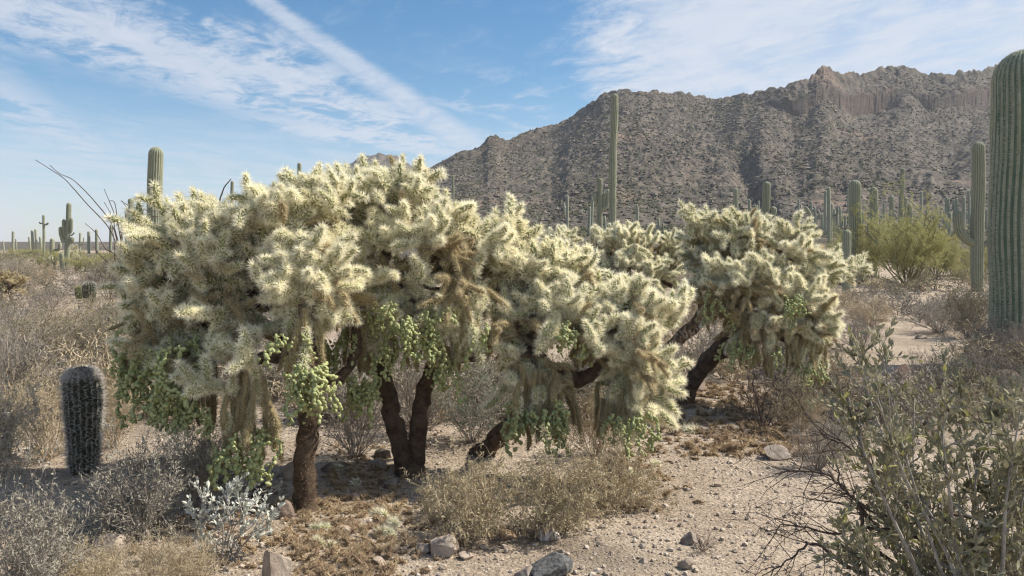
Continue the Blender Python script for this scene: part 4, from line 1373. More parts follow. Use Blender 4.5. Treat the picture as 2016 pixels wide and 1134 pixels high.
    # --- middle distance left
    L_ = [('olive', 60, 735, 210, 110, 'greenish brush left of the barrel cactus, farther back'), ('olive', 180, 715, 190, 100, 'olive brush straight behind the barrel cactus'),
          ('tantwig', 120, 690, 220, 90, 'tan brush spread across the left middle ground'), ('greytwig', 30, 660, 170, 70, 'grey brush at the left edge in the middle ground'),
          ('tantwig', 190, 640, 130, 60, 'tan bush touching the shaded left edge of the cholla'), ('greytwig', 100, 612, 130, 45, 'low grey bush on the pale clearing at left'),
          ('greytwig', 160, 580, 130, 45, 'grey bush behind the dark bare branches'), ('tantwig', 75, 560, 120, 45, 'tan bush below the saguaro with clustered arms'),
          ('olive', 205, 555, 100, 45, 'olive bush near the base of the ocotillo'), ('greytwig', 20, 545, 110, 45, 'grey bush near the left edge under the skyline')]
    for k, x, y, w, h, lb in L_:
        s(k, x, y, w, h, lb, name='shrub', group='shrubs in the left middle ground')
    # --- palo verdes
    pv = [(1785, 31, 250, 185, 'biggest yellow-green palo verde bush, right of the right-hand cholla'), (1700, 33, 160, 125, 'hazy palo verde left of the biggest one'),
          (1890, 40, 120, 70, 'low palo verde behind the two-armed saguaro'), (1620, 38, 120, 70, 'small palo verde behind the tips of the right-hand cholla'),
          (1540, 48, 110, 50, 'low palo verde under the saguaro with stubby arms'), (1845, 36, 110, 105, 'palo verde touching the right side of the biggest one'),
          (1960, 36, 140, 90, 'palo verde half hidden by the giant saguaro')]
    for x, Y, w, h, lb in pv:
        s('paloverde', x, 0, w, h, lb, name='palo_verde', cat='palo verde', Y=Y, group='palo verde bushes behind the cholla')
    lf = [(20, 60, 90, 32, 'at the left edge'), (85, 52, 100, 34, 'under the cross-shaped saguaro'), (165, 46, 100, 40, 'right of the many-armed saguaro'), (225, 58, 80, 34, 'behind the ocotillo'), (130, 75, 90, 26, 'far behind the many-armed saguaro'),
          (55, 95, 90, 18, 'farthest on the left skyline')]
    for x, Y, w, h, lb in lf:
        s('paloverde', x, 0, w, h, 'low yellow-green palo verde ' + lb, name='palo_verde', cat='palo verde', Y=Y, group='palo verde bushes on the left skyline')


build_shrubs()


def build_brush_cover():
    """the low brush between and beyond the bushes that can be told apart"""
    rng = np.random.default_rng(404)
    kinds = [('greytwig', 0.34), ('tantwig', 0.40), ('olive', 0.18), ('greyleafy', 0.08)]
    # small light versions of each kind, joined into three masses
    cover = {k: Geo() for k, _ in kinds}
    lite = {}
    for k, _ in kinds:
        lite[k] = []
        for _i in range(3):
            lv = grow(rng, n=22, H_=0.55, R_=0.5, levels=3, kids=(5, 4), wob=0.28, r0=0.006, up=.35)
            ge = Geo()
            for p0, p1, a, b in lv:
                # flat-sided twigs, 2 triangles each
                d = unit(p1 - p0); sd = unit(np.cross(d, rand_dir(rng, len(d)))) * (a[:, None] + 0.0015)
                V = np.stack([p0 - sd, p0 + sd, p1 + sd * .5, p1 - sd * .5], 1).reshape(-1, 3)
                F = (np.array([[0, 1, 2], [0, 2, 3]])[None] + (np.arange(len(d)) * 4)[:, None, None]).reshape(-1, 3)
                ge.add(V, F, 0)
            p0, p1 = lv[-1][0], lv[-1][1]
            n = 700 if k != 'olive' else 1300
            i = rng.integers(len(p0), size=n)
            V, F = spikes(p0[i], rand_dir(rng, n), rng.uniform(0.02, 0.05, n), 0.012, rng)
            ge.add(V, F, 1)
            lite[k].append(ge.arrays())
    spots = []
    def clear(x, y):
        u = x / y; px = CX + u * FPX; py = 480 + 1.6 * FPX / y
        if y < 7.2:
            return True
        if 1600 < px < 1900 and 640 < py < 800: return True       # gravel path
        if 20 < px < 240 and 588 < py < 618: return True
        if 1230 < px < 1520 and 755 < py < 1134: return True
        if 380 < px < 600 and 790 < py < 880: return True
        return False
    tries = 0
    while len(spots) < 1150 and tries < 40000:
        tries += 1
        y = 7 + 83 * rng.random() ** 1.75
        u = rng.uniform(-0.72, 0.72); x = u * y
        if clear(x, y) and not (y > 7.2 and False):
            if clear(x, y): continue
        if vnoise(np.array([x / 7]), np.array([y / 7]), 91)[0] < rng.uniform(-0.6, 0.0):
            continue
        spots.append((x, y))
    tot = 0
    for x, y in spots:
        k = rng.choice([a for a, _ in kinds], p=[b for _, b in kinds])
        if y > 26 and rng.random() < 0.45: k = 'olive'
        bv, bf, bm = lite[k][int(rng.integers(3))]
        s = rng.uniform(0.6, 1.25) * (1 + max(y - 20, 0) / 70); hs = s * rng.uniform(0.55, 0.95)
        a = rng.uniform(0, 6.28); c, sn = math.cos(a), math.sin(a)
        V = np.stack([(bv[:, 0] * c - bv[:, 1] * sn) * s + x, (bv[:, 0] * sn + bv[:, 1] * c) * s + y, bv[:, 2] * hs + H(x, y)[0]], -1)
        if y > 9:       # fewer, broader triangles far away
            fr_ = max(0.08, min(1.0, 9 / y)) * 0.5
            wide = min(2.2, (1 / fr_) ** 0.5)
            k2 = np.repeat(rng.random(len(bf) // 2) < fr_, 2)
            sel = np.zeros(len(bf), bool); sel[:len(k2)] = k2
            T_ = V[bf[sel]]; cm = T_.mean(1, keepdims=True)
            V, bm = (cm + (T_ - cm) * wide).reshape(-1, 3), bm[sel]
            bf = np.arange(len(V)).reshape(-1, 3)
        cover[k].add(V, bf, bm); tot += len(bf)
    mt = {'greytwig': ['twig_grey', 'leaf_greydry'], 'tantwig': ['twig_tan', 'leaf_dry'], 'olive': ['twig_grey', 'leaf_olive'], 'greyleafy': ['twig_grey', 'leaf_greydry']}
    nm = {'greytwig': 'grey_brush', 'tantwig': 'straw_brush', 'olive': 'olive_scrub', 'greyleafy': 'leafy_brush'}
    for k in cover:
        o = obj(nm[k], cover[k].mesh(nm[k], mt[k], False), kind='stuff')
    print('brush cover tris', tot)


build_brush_cover()

# ------------------------------------------------------------------ hand-placed plants
def place_parts(root, name, meshes, pos, d, roll, scale, base, idx, rng):
    B = basis(unit(d), roll)
    for i in idx:
        o = obj(name, meshes[int(rng.integers(len(meshes)))], root)
        s = scale[i]
        o.matrix_basis = Matrix(((*(B[i][0] * s), pos[i][0] - base[0]), (*(B[i][1] * s), pos[i][1] - base[1]), (*(B[i][2] * s), pos[i][2] - base[2]), (0, 0, 0, 1)))
    return B


def leafy_bush(label, name, cat, base, targets, Yr, seed, leafmat, barkmat, leafL, leafW, twigs=7, tw_len=0.16, per_twig=9, n_part=300, up=0.6, r0=0.008, mix_mat=None, group=None, start=0.35, sub=2):
    rng = np.random.default_rng(seed)
    base = np.array(base)
    root = thing(name, label, cat, base, group)
    segs = []; Lp, Ld = [], []
    stems = 0
    for (x, y) in targets:
        t_ = at(x, y, base[1] + rng.uniform(*Yr))
        ctrl = [base + rng.normal(0, 0.03, 3) * [1, 1, 0], base * 0.62 + t_ * 0.38 + rng.normal(0, .03, 3) + [0, 0, 0.02], base * .25 + t_ * .75 + rng.normal(0, .03, 3), t_]
        P = smooth_path(ctrl, 16)
        rad = np.linspace(r0 * rng.uniform(.7, 1.1), 0.0018, 16)
        V, F, M = sweep(P - base, rad, 6, rough=0.06, seed=stems)
        obj('stem', to_mesh('stem', V, F, M, [barkmat]), root); stems += 1
        front = []
        for _ in range(twigs):
            k = rng.uniform(start, 1.0) * 14.9; i = int(k)
            q = P[i] + (P[i + 1] - P[i]) * (k - i)
            d = unit((unit((P[i + 1] - P[i])[None])[0] + rng.normal(0, 0.55, 3) + [0, 0, up * 0.5])[None])[0]
            front.append((q, d, tw_len * rng.uniform(0.6, 1.2), 0.003, 0))
        front.append((P[-4], unit((P[-1] - P[-4])[None])[0], np.linalg.norm(P[-1] - P[-4]) + 0.02, 0.002, 1))
        while front:
            q, d, L, r, gen = front.pop()
            K = 5
            for k in range(K):
                d = unit((d + rng.normal(0, 0.13, 3) + [0, 0, 0.04 * up])[None])[0]
                e = q + d * L / K
                segs.append((q, e, r * (1 - k / K * .6), r * (1 - (k + 1) / K * .6)))
                if gen < sub - 1 and rng.random() < 0.4:
                    front.append((e, unit((d + rng.normal(0, 0.6, 3) + [0, 0, .3 * up])[None])[0], L * 0.6, r * 0.6, gen + 1))
                m = per_twig / K
                for _ in range(int(m) + (rng.random() < m % 1)):
                    Lp.append(q + (e - q) * rng.random()); Ld.append(d * 0.75 + rng.normal(0, 0.45, 3) + [0, 0, 0.35 * up])
                q = e
    a = [np.array([s[i] for s in segs]) for i in range(4)]
    V, F = prisms(a[0] - base, a[1] - base, a[2], a[3], 4)
    obj('twigs', to_mesh('twigs', V, F, np.zeros(len(F)), [barkmat], False), root, kind='stuff')
    Lp, Ld = np.array(Lp), unit(np.array(Ld))
    ok = Lp[:, 2] > base[2] + 0.03
    Lp, Ld = Lp[ok], Ld[ok]
    meshes = []
    for v in range(4):
        m = leafmat if not (mix_mat and v == 3) else mix_mat
        # one leaf, its base at the origin, growing along +z, with a slight bend
        V, F = leaves(np.zeros((1, 3)), np.array([[0, 0, 1.0]]), np.array([[0, 1.0, 0]]), leafL * (0.85 + .1 * v), leafW * (0.9 + 0.08 * v), 0.22)
        V[:, 1] += (V[:, 2] / leafL) ** 2 * leafL * (0.10 + 0.05 * v)
        meshes.append(to_mesh('leaf', V, F, np.zeros(len(F)), [m]))
    roll = rng.uniform(0, 6.28, len(Lp)); sc_ = rng.uniform(0.55, 1.2, len(Lp))
    order = np.argsort(Lp[:, 1] + 5 * (np.abs(Lp[:, 0] / Lp[:, 1]) > 0.64) + 5 * (Lp[:, 2] < base[2] + 0.2))
    B = place_parts(root, 'leaf', meshes[:3], Lp, Ld, roll, sc_, base, order[:n_part], rng)
    rest = order[n_part:]
    if len(rest):
        pos = Lp[rest] - base
        V, F = leaves(pos, Ld[rest], B[rest][:, :, 1], leafL * sc_[rest], leafW * sc_[rest], 0.22)
        M = np.zeros(len(F), int)
        if mix_mat:
            M = np.repeat((rng.random(len(rest)) < 0.05).astype(int), 8)
        obj('leaves', to_mesh('leaves', V, F, M, [leafmat] + ([mix_mat] if mix_mat else [leafmat])), root, kind='stuff')
    print(name, len(Lp))
    return root


def branch_paths(root, base, paths, Y, r0, rng, mat, side=10, tw=0.2):
    for pts in paths:
        W = []
        for j, p in enumerate(pts):
            W.append(at(p[0], p[1], Y + (p[2] if len(p) > 2 else 0)))
        P = smooth_path(W, 22) + 0.004 * rng.normal(size=(22, 3))
        V, F, M = sweep(P - base, np.linspace(r0, 0.0018, 22), 6, rough=0.08)
        br = obj('branch', to_mesh('branch', V, F, M, [mat]), root)
        segs = []
        for _ in range(side):
            i = int(rng.integers(4, 20)); q = P[i].copy(); d = unit((unit((P[i + 1] - P[i])[None])[0] + rng.normal(0, 0.7, 3))[None])[0]
            L = tw * rng.uniform(0.4, 1.1)
            for k in range(5):
                d = unit((d + rng.normal(0, 0.2, 3))[None])[0]; e = q + d * L / 5
                segs.append((q - base, e - base, 0.0026 * (1 - k / 7), 0.0026 * (1 - (k + 1) / 7)))
                if rng.random() < .5:
                    dd = unit((d + rng.normal(0, 0.7, 3))[None])[0]
                    segs.append((e - base, e - base + dd * L * .3, 0.0016, 0.0008))
                q = e
        if segs:
            a = [np.array([s[i] for s in segs]) for i in range(4)]
            V, F = prisms(*a, 3)
            obj('twigs', to_mesh('twigs', V, F, np.zeros(len(F)), [mat], False), br, kind='stuff')


def barrel(label, px, base_py, top_py, w, ribs, skin, spine, seed, sl=0.05, step=0.022, per=7, Y=None):
    rng = np.random.default_rng(seed)
    b = on_ground(px, base_py); Y = b[1]
    h = at(px, top_py, Y)[2] - b[2]; r = px2m(w, Y) / 2
    root = thing('barrel_cactus', label, 'barrel cactus', b, 'barrel cacti')
    z, rad = stem_profile(h, r, 22, 0.8)
    rad = rad * (1 + 0.05 * np.sin(z * 9 + seed)) * np.interp(z / h, [0, .5, .8, 1], [0.92, 1, 1.05, 1.05])
    path = np.stack([0.02 * np.sin(z * 3) - 0.03 * z, 0.02 * z, z], -1)
    V, F, M = sweep(path, rad, ribs * 5, ribs, 0.22, 0.004, seed, 1.2)
    obj('body', to_mesh('body', V, F, M * 0, [skin]), root)
    V, F = crest_spines(path, rad, ribs, ribs * 5, .2, step, sl, 0.0028, per, rng, 0)
    V2, F2 = crest_spines(path[-7:], rad[-7:], ribs, 0, .2, step * .8, sl, 0.003, per * 3, rng, 0)
    V = np.concatenate([V, V2]); F = np.concatenate([F, F2 + len(V) - len(V2)])
    obj('spines', to_mesh('spines', V, F, np.zeros(len(F)), [spine], False), root, kind='stuff')


def build_plants():
    rng = np.random.default_rng(31)
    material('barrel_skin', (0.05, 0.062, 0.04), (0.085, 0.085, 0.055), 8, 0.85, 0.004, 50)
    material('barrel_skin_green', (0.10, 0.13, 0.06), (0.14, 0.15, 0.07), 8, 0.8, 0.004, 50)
    material('barrel_spine', (0.46, 0.42, 0.38), (0.66, 0.62, 0.58), 10, 0.8)
    material('gold_spine', (0.52, 0.42, 0.22), (0.42, 0.33, 0.18), 10, 0.8)
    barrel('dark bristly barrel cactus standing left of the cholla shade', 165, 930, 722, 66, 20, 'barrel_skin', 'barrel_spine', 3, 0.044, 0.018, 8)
    barrel('green barrel cactus cut by the left edge of the photo', -8, 905, 790, 62, 18, 'barrel_skin_green', 'gold_spine', 4, 0.03, 0.022, 7)
    barrel('distant dark barrel cactus beside the bare branches at left', 176, 597, 553, 24, 16, 'barrel_skin', 'barrel_spine', 5, 0.05, 0.04, 6)
    barrel('distant golden barrel cactus left of the dark distant one', 157, 588, 562, 17, 14, 'barrel_skin_green', 'gold_spine', 6, 0.05, 0.04, 6)

    # jojoba in the lower right corner
    b = np.array(at(1960, 700, 2.75)); b[2] = H(b[0], b[1])[0]
    T = [(1690, 700), (1720, 760), (1670, 780), (1740, 720), (1800, 800), (1770, 850), (1850, 820), (1700, 880), (1760, 930), (1900, 800), (1960, 830), (2010, 800), (1990, 900),
         (1880, 900), (1830, 960), (1740, 1010), (1650, 1060), (1950, 960), (2030, 1000), (1860, 1030), (1780, 1080), (1930, 1060), (1830, 1120), (1990, 1080), (2060, 900), (1900, 1120), (1700, 1110), (2100, 840), (2080, 1050),
         (1960, 1130), (2040, 1120), (1770, 1150)]
    leafy_bush('big foreground bush with leathery oval grey-green leaves, bottom right corner', 'jojoba_bush', 'bush', b, T, (-0.05, 0.75), 21, 'leaf_jojoba', 'bark_pale', 0.036, 0.0145, twigs=12, tw_len=0.15, per_twig=9,
               mix_mat='leaf_jojoba_yellow', r0=0.011, start=0.4, sub=2)
    # bare branches reaching out of the same corner
    b2 = np.array(at(2040, 900, 2.95)); b2[2] = H(b2[0], b2[1])[0]
    root = thing('dead_branches', 'dark bare branches reaching left over the gravel from the bottom right bush', 'dead branches', b2)
    branch_paths(root, b2, [[(2040, 1180), (1960, 1040), (1850, 1010), (1790, 1030), (1700, 1000), (1620, 985), (1560, 975)],
                            [(1960, 1150), (1800, 1060), (1720, 1040), (1640, 1050), (1560, 1035), (1500, 1045)],
                            [(1900, 1200), (1720, 1080), (1690, 1000), (1640, 940), (1570, 925), (1530, 930)],
                            [(1830, 1190), (1680, 1120), (1600, 1070), (1560, 1100), (1500, 1130)],
                            [(1800, 1010), (1745, 950), (1700, 900), (1650, 870), (1600, 850)],
                            [(1720, 1040), (1690, 990), (1660, 960), (1640, 890)]], 3.25, 0.010, rng, 'twig_dark', 14, 0.32)
    # silver-leaved brittlebush
    b = on_ground(455, 1100)
    T = [(385, 955), (400, 985), (372, 1000), (450, 960), (470, 945), (480, 980), (500, 985), (515, 1000), (430, 1020), (455, 1010), (525, 1030), (400, 1060), (390, 1080), (420, 1085), (480, 1040), (505, 1060), (540, 1010), (445, 1070)]
    leafy_bush('small silvery white-leaved bush in front of the single cholla trunk', 'silver_brittlebush', 'bush', b, T, (-0.12, 0.15), 22, 'leaf_silver', 'bark_pale', 0.031, 0.015, twigs=5, tw_len=0.08, per_twig=10, n_part=300, r0=0.004, start=0.55, sub=1)
    # sage-green sprigs behind and beside
    b = on_ground(470, 1000)
    leafy_bush('few silvery sprigs against the shaded stone behind the silver bush', 'silver_sprigs', 'plant', b, [(525, 962), (540, 955), (555, 962), (515, 975)], (-0.05, 0.05), 23, 'leaf_silver', 'bark_pale', 0.028, 0.014, twigs=2, tw_len=0.05, per_twig=6, r0=0.003, start=0.5, sub=1)

    # ocotillo, leafless
    b = on_ground(242, 545)
    b = np.array(at(243, 500, 16.0)); b[2] = H(b[0], b[1])[0]
    root = thing('ocotillo', 'leafless ocotillo with long thin stems arching up to the left on the skyline', 'ocotillo', b)
    st = [[(246, 560), (236, 505), (215, 450), (170, 400), (130, 355), (105, 337), (70, 315)], [(246, 560), (234, 500), (222, 445), (185, 395), (145, 355), (118, 342), (98, 325)],
          [(246, 560), (238, 500), (226, 450), (223, 430), (205, 398)], [(246, 560), (240, 490), (232, 440), (226, 400), (215, 395)], [(248, 560), (244, 500), (240, 465), (225, 420), (205, 372)],
          [(248, 560), (230, 505), (208, 490), (190, 460), (168, 440)], [(248, 560), (272, 470), (262, 430), (240, 395)], [(248, 560), (285, 465), (268, 430), (252, 405), (238, 396)],
          [(246, 560), (215, 520), (195, 500), (185, 485)], [(248, 560), (320, 440), (300, 425), (278, 405)], [(246, 560), (228, 520), (226, 490), (224, 470), (219, 425)]]
    for pts in st:
        P = smooth_path([at(x, y, 16 + 0.25 * math.sin(x)) for x, y in pts], 24)
        V, F, M = sweep(P - b, np.linspace(0.014, 0.006, 24), 5, rough=0.12)
        obj('stem', to_mesh('stem', V, F, M, ['twig_dark']), root)
    # small dead stick leaning on the skyline between cholla humps
    b = at(436, 440, 9.0); b[2] = H(b[0], b[1])[0]
    root = thing('ocotillo', 'single bare ocotillo stem sticking out between the two cholla humps', 'ocotillo', b)
    P = smooth_path([b, at(432, 440, 9), at(438, 378, 9), at(455, 352, 9)], 16)
    V, F, M = sweep(P - b, np.linspace(0.013, 0.005, 16), 5, rough=0.1)
    obj('stem', to_mesh('stem', V, F, M, ['twig_dark']), root)

    # small chollas in the distance on the left
    for lb, x, Y, lobes, fr in (('small dark cholla with drooping fruit beside the many-armed saguaro', 149, 48, [(148, 494, 9, 12)], [(149, 500, 12, 24, 40)]),
                                ('low pale cholla left of the many-armed saguaro', 106, 50, [(104, 513, 12, 7)], []),
                                ('scraggy buckhorn cholla at the left edge below the skyline', 15, 21, [(8, 555, 20, 20), (32, 560, 18, 18)], [])):
        b = np.array(at(x, 500, Y)); b[2] = H(b[0], b[1])[0]
        t = Cholla(lb, b, int(x), 'small chollas on the left flat')
        t.limb('trunk', [b, b + [0, 0, 0.3], b + [0.05, 0, 0.6]], 0.09, 0.06, 60, 8)
        for (lx, ly, rx, ry) in lobes:
            t.lobe(lx, ly, Y, rx, ry, px2m(rx, Y), .1)
        t.fill(0.24 if Y > 40 else 0.2, 0.2)
        if 'buckhorn' in lb:
            t.old += t.young; t.young = []
        for f in fr:
            t.fruits(f[0], f[1], Y, f[2], f[3], f[4])
        t.finish(0)


build_plants()


# ------------------------------------------------------------------ stones, gravel, litter
def rock_geo(seed, cuts=9, base=ICO4, rough=0.02, dmin=0.45):
    rng = np.random.default_rng(seed)
    v, f = base
    v = v.copy() * rng.uniform(0.95, 1.05, (1, 3))
    for _ in range(cuts):
        n = rand_dir(rng, 1)[0]; d = rng.uniform(dmin, 0.8)
        pr = v @ n
        v = v - n[None] * np.maximum(pr - d, 0)[:, None] * 0.97
    nz = fbm(v[:, 0] * 2.5 + v[:, 2] * 1.7 + seed, v[:, 1] * 2.5 - v[:, 2], 4, seed)
    fn = fbm(v[:, 0] * 9 + v[:, 2] * 7 + seed, v[:, 1] * 9 - v[:, 2] * 5, 3, seed + 5)
    v = v * (1 + 0.07 * nz + rough * fn)[:, None]
    return v, f


def build_stones():
    material('stone_tan', (0.30, 0.235, 0.185), (0.42, 0.35, 0.285), 9, 0.95, 0.006, 45)
    material('stone_grey', (0.19, 0.155, 0.13), (0.33, 0.285, 0.245), 14, 0.95, 0.006, 50)
    material('stone_dark', (0.065, 0.062, 0.062), (0.15, 0.148, 0.145), 60, 0.9, 0.003, 120, lo=.4, hi=.6)
    material('stone_orange', (0.52, 0.33, 0.18), (0.42, 0.30, 0.20), 20, 0.9, 0.004, 60)
    material('stone_brown', (0.17, 0.125, 0.10), (0.25, 0.19, 0.155), 8, 0.95, 0.01, 40)
    material('stone_striped', (0.24, 0.185, 0.165), (0.58, 0.53, 0.48), 10, 0.95, 0.005, 60)
    nt = MATS['stone_striped'].node_tree; q = G(nt)
    t = q.node('ShaderNodeTexCoord').outputs['Object']
    mp = q.node('ShaderNodeMapping'); mp.inputs['Scale'].default_value = (5.0, 3.0, 1.0); mp.inputs['Rotation'].default_value = (0.1, 0.35, 0.2)
    nt.links.new(t, mp.inputs[0])
    nt.links.new(q.mix(q.rng(q.noise(mp.outputs[0], 4.5, 7, 0.6, 0.6), 0.46, 0.60), (0.23, 0.175, 0.155), (0.60, 0.55, 0.50)), nt.nodes['Principled BSDF'].inputs['Base Color'])
    rng = np.random.default_rng(8)
    R = [(1075, 1066, 58, 48, 'stone_striped', 'angular grey boulder streaked with pale quartz at the front of the clearing'),
         (868, 1094, 58, 44, 'stone_tan', 'wedge-shaped pinkish tan stone below the central brush'),
         (540, 1150, 62, 74, 'stone_tan', 'smooth pale upright stone at the bottom edge, left of centre'),
         (996, 1063, 32, 20, 'stone_orange', 'small flat orange stone behind the streaked boulder'),
         (1082, 1140, 88, 44, 'stone_dark', 'rounded speckled dark grey stone at the bottom edge'),
         (1036, 1138, 40, 26, 'stone_grey', 'grey slab touching the left side of the dark speckled stone'),
         (205, 1092, 74, 54, 'stone_tan', 'half-buried pinkish boulder at lower left in the shade'),
         (568, 942, 66, 34, 'stone_tan', 'low flat boulder left of the single cholla trunk'),
         (560, 1020, 42, 38, 'stone_brown', 'dark brown stone close to the foot of the single trunk'),
         (520, 975, 50, 32, 'stone_brown', 'shaded stone behind the silver-leaved bush'),
         (1360, 1072, 36, 26, 'stone_grey', 'small pointed stone just left of the blackened tuft'),
         (1352, 1121, 30, 22, 'stone_tan', 'small round stone below the pointed one near the bottom edge'),
         (1535, 903, 60, 26, 'stone_grey', 'low grey slab beside the tangled grey bush on the clearing'),
         (1412, 958, 16, 12, 'stone_tan', 'small white stone alone on the right-hand gravel'),
         (918, 1100, 34, 16, 'stone_tan', 'small flat tan stone right of the wedge-shaped stone'),
         (900, 1070, 22, 14, 'stone_tan', 'pebble-sized stone behind the wedge-shaped stone'),
         (830, 1092, 38, 20, 'stone_grey', 'grey stone touching the left side of the wedge-shaped stone'),
         (680, 1050, 30, 20, 'stone_tan', 'pale stone among the fallen joints near the single trunk'),
         (745, 1112, 28, 18, 'stone_tan', 'whitish stone among fallen joints at the bottom edge'),
         (740, 925, 34, 24, 'stone_grey', 'grey stone in the shade left of the forked trunk'),
         (770, 960, 30, 18, 'stone_grey', 'small grey stone in the shade in front of the forked trunk'),
         (757, 900, 36, 20, 'stone_grey', 'grey stone in the shade behind the forked trunk foot'),
         (700, 985, 22, 14, 'stone_tan', 'small pale stone between the two front trunks'),
         (645, 930, 34, 20, 'stone_brown', 'brown stone just right of the single trunk, in shade'),
         (1780, 745, 48, 34, 'stone_brown', 'dark block beside the gravel path at right'),
         (1905, 760, 60, 40, 'stone_brown', 'dark brown boulder in the stone pile under the giant saguaro'),
         (1945, 790, 70, 44, 'stone_brown', 'largest boulder of the dark stone pile at right'),
         (1895, 810, 44, 30, 'stone_brown', 'lowest boulder of the dark stone pile at right'),
         (1920, 715, 60, 30, 'stone_grey', 'grey boulder behind the dark stone pile'),
         (1985, 765, 50, 36, 'stone_brown', 'rightmost boulder of the dark stone pile'),
         (1735, 612, 42, 24, 'stone_brown', 'boulder among the brush at the head of the gravel path'),
         (1742, 632, 40, 14, 'stone_tan', 'flat pale slab lying on the head of the gravel path'),
         (1815, 668, 24, 14, 'stone_tan', 'small stone on the right edge of the gravel path'),
         (1365, 770, 60, 40, 'stone_brown', 'dark stone beside the foot of the right-hand trunk'),
         (90, 612, 36, 12, 'stone_tan', 'flat stone on the pale clearing at far left'),
         (70, 632, 26, 12, 'stone_tan', 'stone at the near edge of the clearing at far left'),
         (1090, 1000, 30, 18, 'stone_brown', 'stone half hidden under the central brush'),
         (1268, 1108, 18, 12, 'stone_tan', 'little tan stone on the gravel between streaked boulder and blackened tuft'),
         (700, 1130, 24, 14, 'stone_grey', 'little grey stone at the bottom edge left of the wedge stone'),
         (1180, 1075, 16, 10, 'stone_tan', 'tiny tan stone right of the streaked boulder'),
         ]
    for i, (x, y, w, h, m, lb) in enumerate(R):
        b = on_ground(x, min(y, 1134) if y < 1134 else y)
        Y = b[1]
        v, f = rock_geo(500 + i * 3, 13, ICO4 if w > 55 else ICO3, 0.025, 0.42)
        W, Hh = px2m(w, Y), px2m(h, Y)
        lo, hi = v.min(0), v.max(0)
        v = v / (hi - lo) * np.array([W, W * rng.uniform(0.7, 1.0), Hh * 1.25])
        v[:, 2] += Hh * 0.26
        me = to_mesh('stone', v, f, np.zeros(len(f)), [m])
        me.polygons.foreach_set('use_smooth', np.zeros(len(f), bool))
        obj('stone', me, None, b + [0, W * 0.2, 0], None, lb, 'stone', 'stones lying on the gravel')

    # loose gravel
    material('gravel_stone', (0.23, 0.18, 0.14), (0.55, 0.475, 0.40), 38, 0.95, detail=1, lo=.3, hi=.7)
    for n, base_, lo_, hi_, nm in ((42000, OCTA, 0.003, 0.0085, 'gravel'), (6500, ICO, 0.008, 0.021, 'pebbles')):
        y = 3.0 + 7.0 * rng.random(n) ** 1.15
        x = rng.uniform(-0.72, 0.78, n) * (y + 0.5)
        size = lo_ + (hi_ - lo_) * rng.random(n) ** 2.2
        V, F = scatter_blobs(np.stack([x, y, H(x, y)], -1), size, rng, base_, (0.55, 0.95), 0.15, 0.3)
        obj(nm, to_mesh(nm, V, F, np.zeros(len(F)), ['gravel_stone'], False), kind='stuff')

    # fallen cholla joints
    spots = [('under the single trunk', 'fallen cholla joints heaped in front of the single trunk', 560, 800, 1010, 1140, 46),
             ('in front of the fruit curtain', 'fallen cholla joints right of the central brush', 1190, 1310, 915, 1000, 14),
             ('right tree', 'fallen cholla joints in the shade of the right-hand cholla', 1330, 1600, 780, 890, 60),
             ('between trunks', 'fallen cholla joints in the shade between the front trunks', 630, 790, 900, 1005, 22),
             ('left', 'fallen cholla joints around the silver-leaved bush', 250, 540, 1040, 1130, 9)]
    lit = Geo()
    material('litter_brown', (0.16, 0.115, 0.075), (0.24, 0.17, 0.11), 20, 0.95)
    material('litter_spine', (0.52, 0.41, 0.26), (0.30, 0.215, 0.14), 5, 0.9, rnd=0.25)
    FALLEN = [joint_geo(600 + i, L=0.05 + 0.012 * i, r=0.014, n_areole=34, per=6, sl=0.032, sw=0.0024, tip=30, core=6) for i in range(5)]
    FALLEN_LO = [joint_geo(700 + i, L=0.05 + 0.012 * i, r=0.014, n_areole=24, per=4, sl=0.034, sw=0.0034, tip=16, core=4) for i in range(5)]
    FALLEN_ME = [to_mesh('fallen_joint', *a, ['litter_brown', 'litter_spine']) for a in FALLEN]
    for key, lb, x0, x1, y0, y1, n in spots:
        for k in range(n):
            p = on_ground(rng.uniform(x0, x1), rng.uniform(y0, y1))
            d = rand_dir(rng, 1)[0] * [1, 1, 0.35]; d = unit(d[None])[0]
            s = rng.uniform(0.6, 1.0) * (1.5 if key == 'right tree' else 1)
            yg = rng.random() < 0.25
            o = obj('fallen_joint', (YOUNG_ME if yg and rng.random() < .2 else FALLEN_ME)[int(rng.integers(5))], None, None, None,
                    lb.replace('fallen cholla joints', 'spiny fallen cholla joint'), 'cactus joint', lb)
            B = basis(d[None], np.array([rng.uniform(0, 6)]))[0]
            o.matrix_world = Matrix(((*(B[0] * s), p[0]), (*(B[1] * s), p[1]), (*(B[2] * s), p[2] + 0.02), (0, 0, 0, 1)))
        m = n * 9
        xs, ys = rng.normal((x0 + x1) / 2, (x1 - x0) / 2.8, m), rng.uniform(y0 - 25, y1 + 10, m)
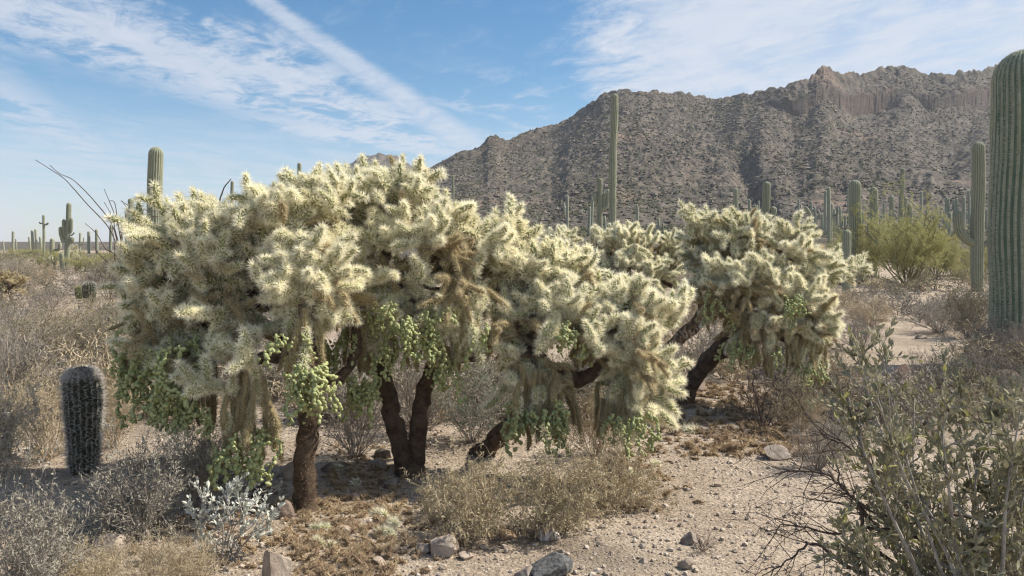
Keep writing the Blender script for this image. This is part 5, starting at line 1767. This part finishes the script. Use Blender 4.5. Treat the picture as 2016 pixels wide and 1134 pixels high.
        for k in range(m):
            p = on_ground(xs[k], ys[k])
            bv, bf, bm = FALLEN_LO[int(rng.integers(5))]
            d = unit((rand_dir(rng, 1)[0] * [1, 1, 0.3])[None]); B = basis(d, np.array([rng.uniform(0, 6)]))[0]; s = rng.uniform(0.4, 0.9) * (1.5 if key == 'right tree' else 1)
            lit.add((bv * s) @ B.T + p + [0, 0, 0.008], bf, bm)
    obj('joint_litter', lit.mesh('joint_litter', ['litter_brown', 'litter_spine']), kind='stuff')
    # twiggy duff
    n = 9000
    y = 3.4 + 5.5 * rng.random(n); x = rng.uniform(-0.75, 0.55, n) * y
    keep = vnoise(x * 1.3, y * 1.3, 55) > rng.uniform(-0.35, 0.3, n)
    x, y = x[keep], y[keep]
    p = np.stack([x, y, H(x, y) + 0.006], -1)
    a = rng.uniform(0, 6.28, len(x)); d = np.stack([np.cos(a), np.sin(a), rng.normal(0, .15, len(x))], -1)
    V, F = prisms(p, p + d * rng.uniform(0.015, 0.09, (len(x), 1)), np.full(len(x), 0.0013), np.full(len(x), 0.0007), 3)
    obj('fallen_twigs', to_mesh('fallen_twigs', V, F, np.zeros(len(F)), ['twig_tan'], False), kind='stuff')


build_stones()


# ------------------------------------------------------------------ the air
def build_haze():
    m = bpy.data.materials.new('haze'); m.use_nodes = True
    nt = m.node_tree; nt.nodes.clear()
    v = nt.nodes.new('ShaderNodeVolumePrincipled')
    v.inputs['Color'].default_value = (0.82, 0.88, 1.0, 1)
    v.inputs['Density'].default_value = 0.00024
    v.inputs['Anisotropy'].default_value = 0.2
    o = nt.nodes.new('ShaderNodeOutputMaterial'); nt.links.new(v.outputs[0], o.inputs['Volume'])
    MATS['haze'] = m
    x, y0, y1, z0, z1 = 1500, -1500, 1500, -60, 175
    V = np.array([[a, b, c] for c in (z0, z1) for b in (y0, y1) for a in (-x, x)], float)
    F = np.array([[0, 2, 1], [1, 2, 3], [4, 5, 6], [5, 7, 6], [0, 1, 4], [1, 5, 4], [2, 6, 3], [3, 6, 7], [0, 4, 2], [2, 4, 6], [1, 3, 5], [3, 7, 5]])
    obj('haze', to_mesh('haze', V, F, np.zeros(12), ['haze'], False), kind='stuff')


build_haze()

if 0:
    L = sorted(((len(m.polygons), m.name) for m in bpy.data.meshes), reverse=True)
    print('TRIS', sum(a for a, _ in L)); print(L[:45])
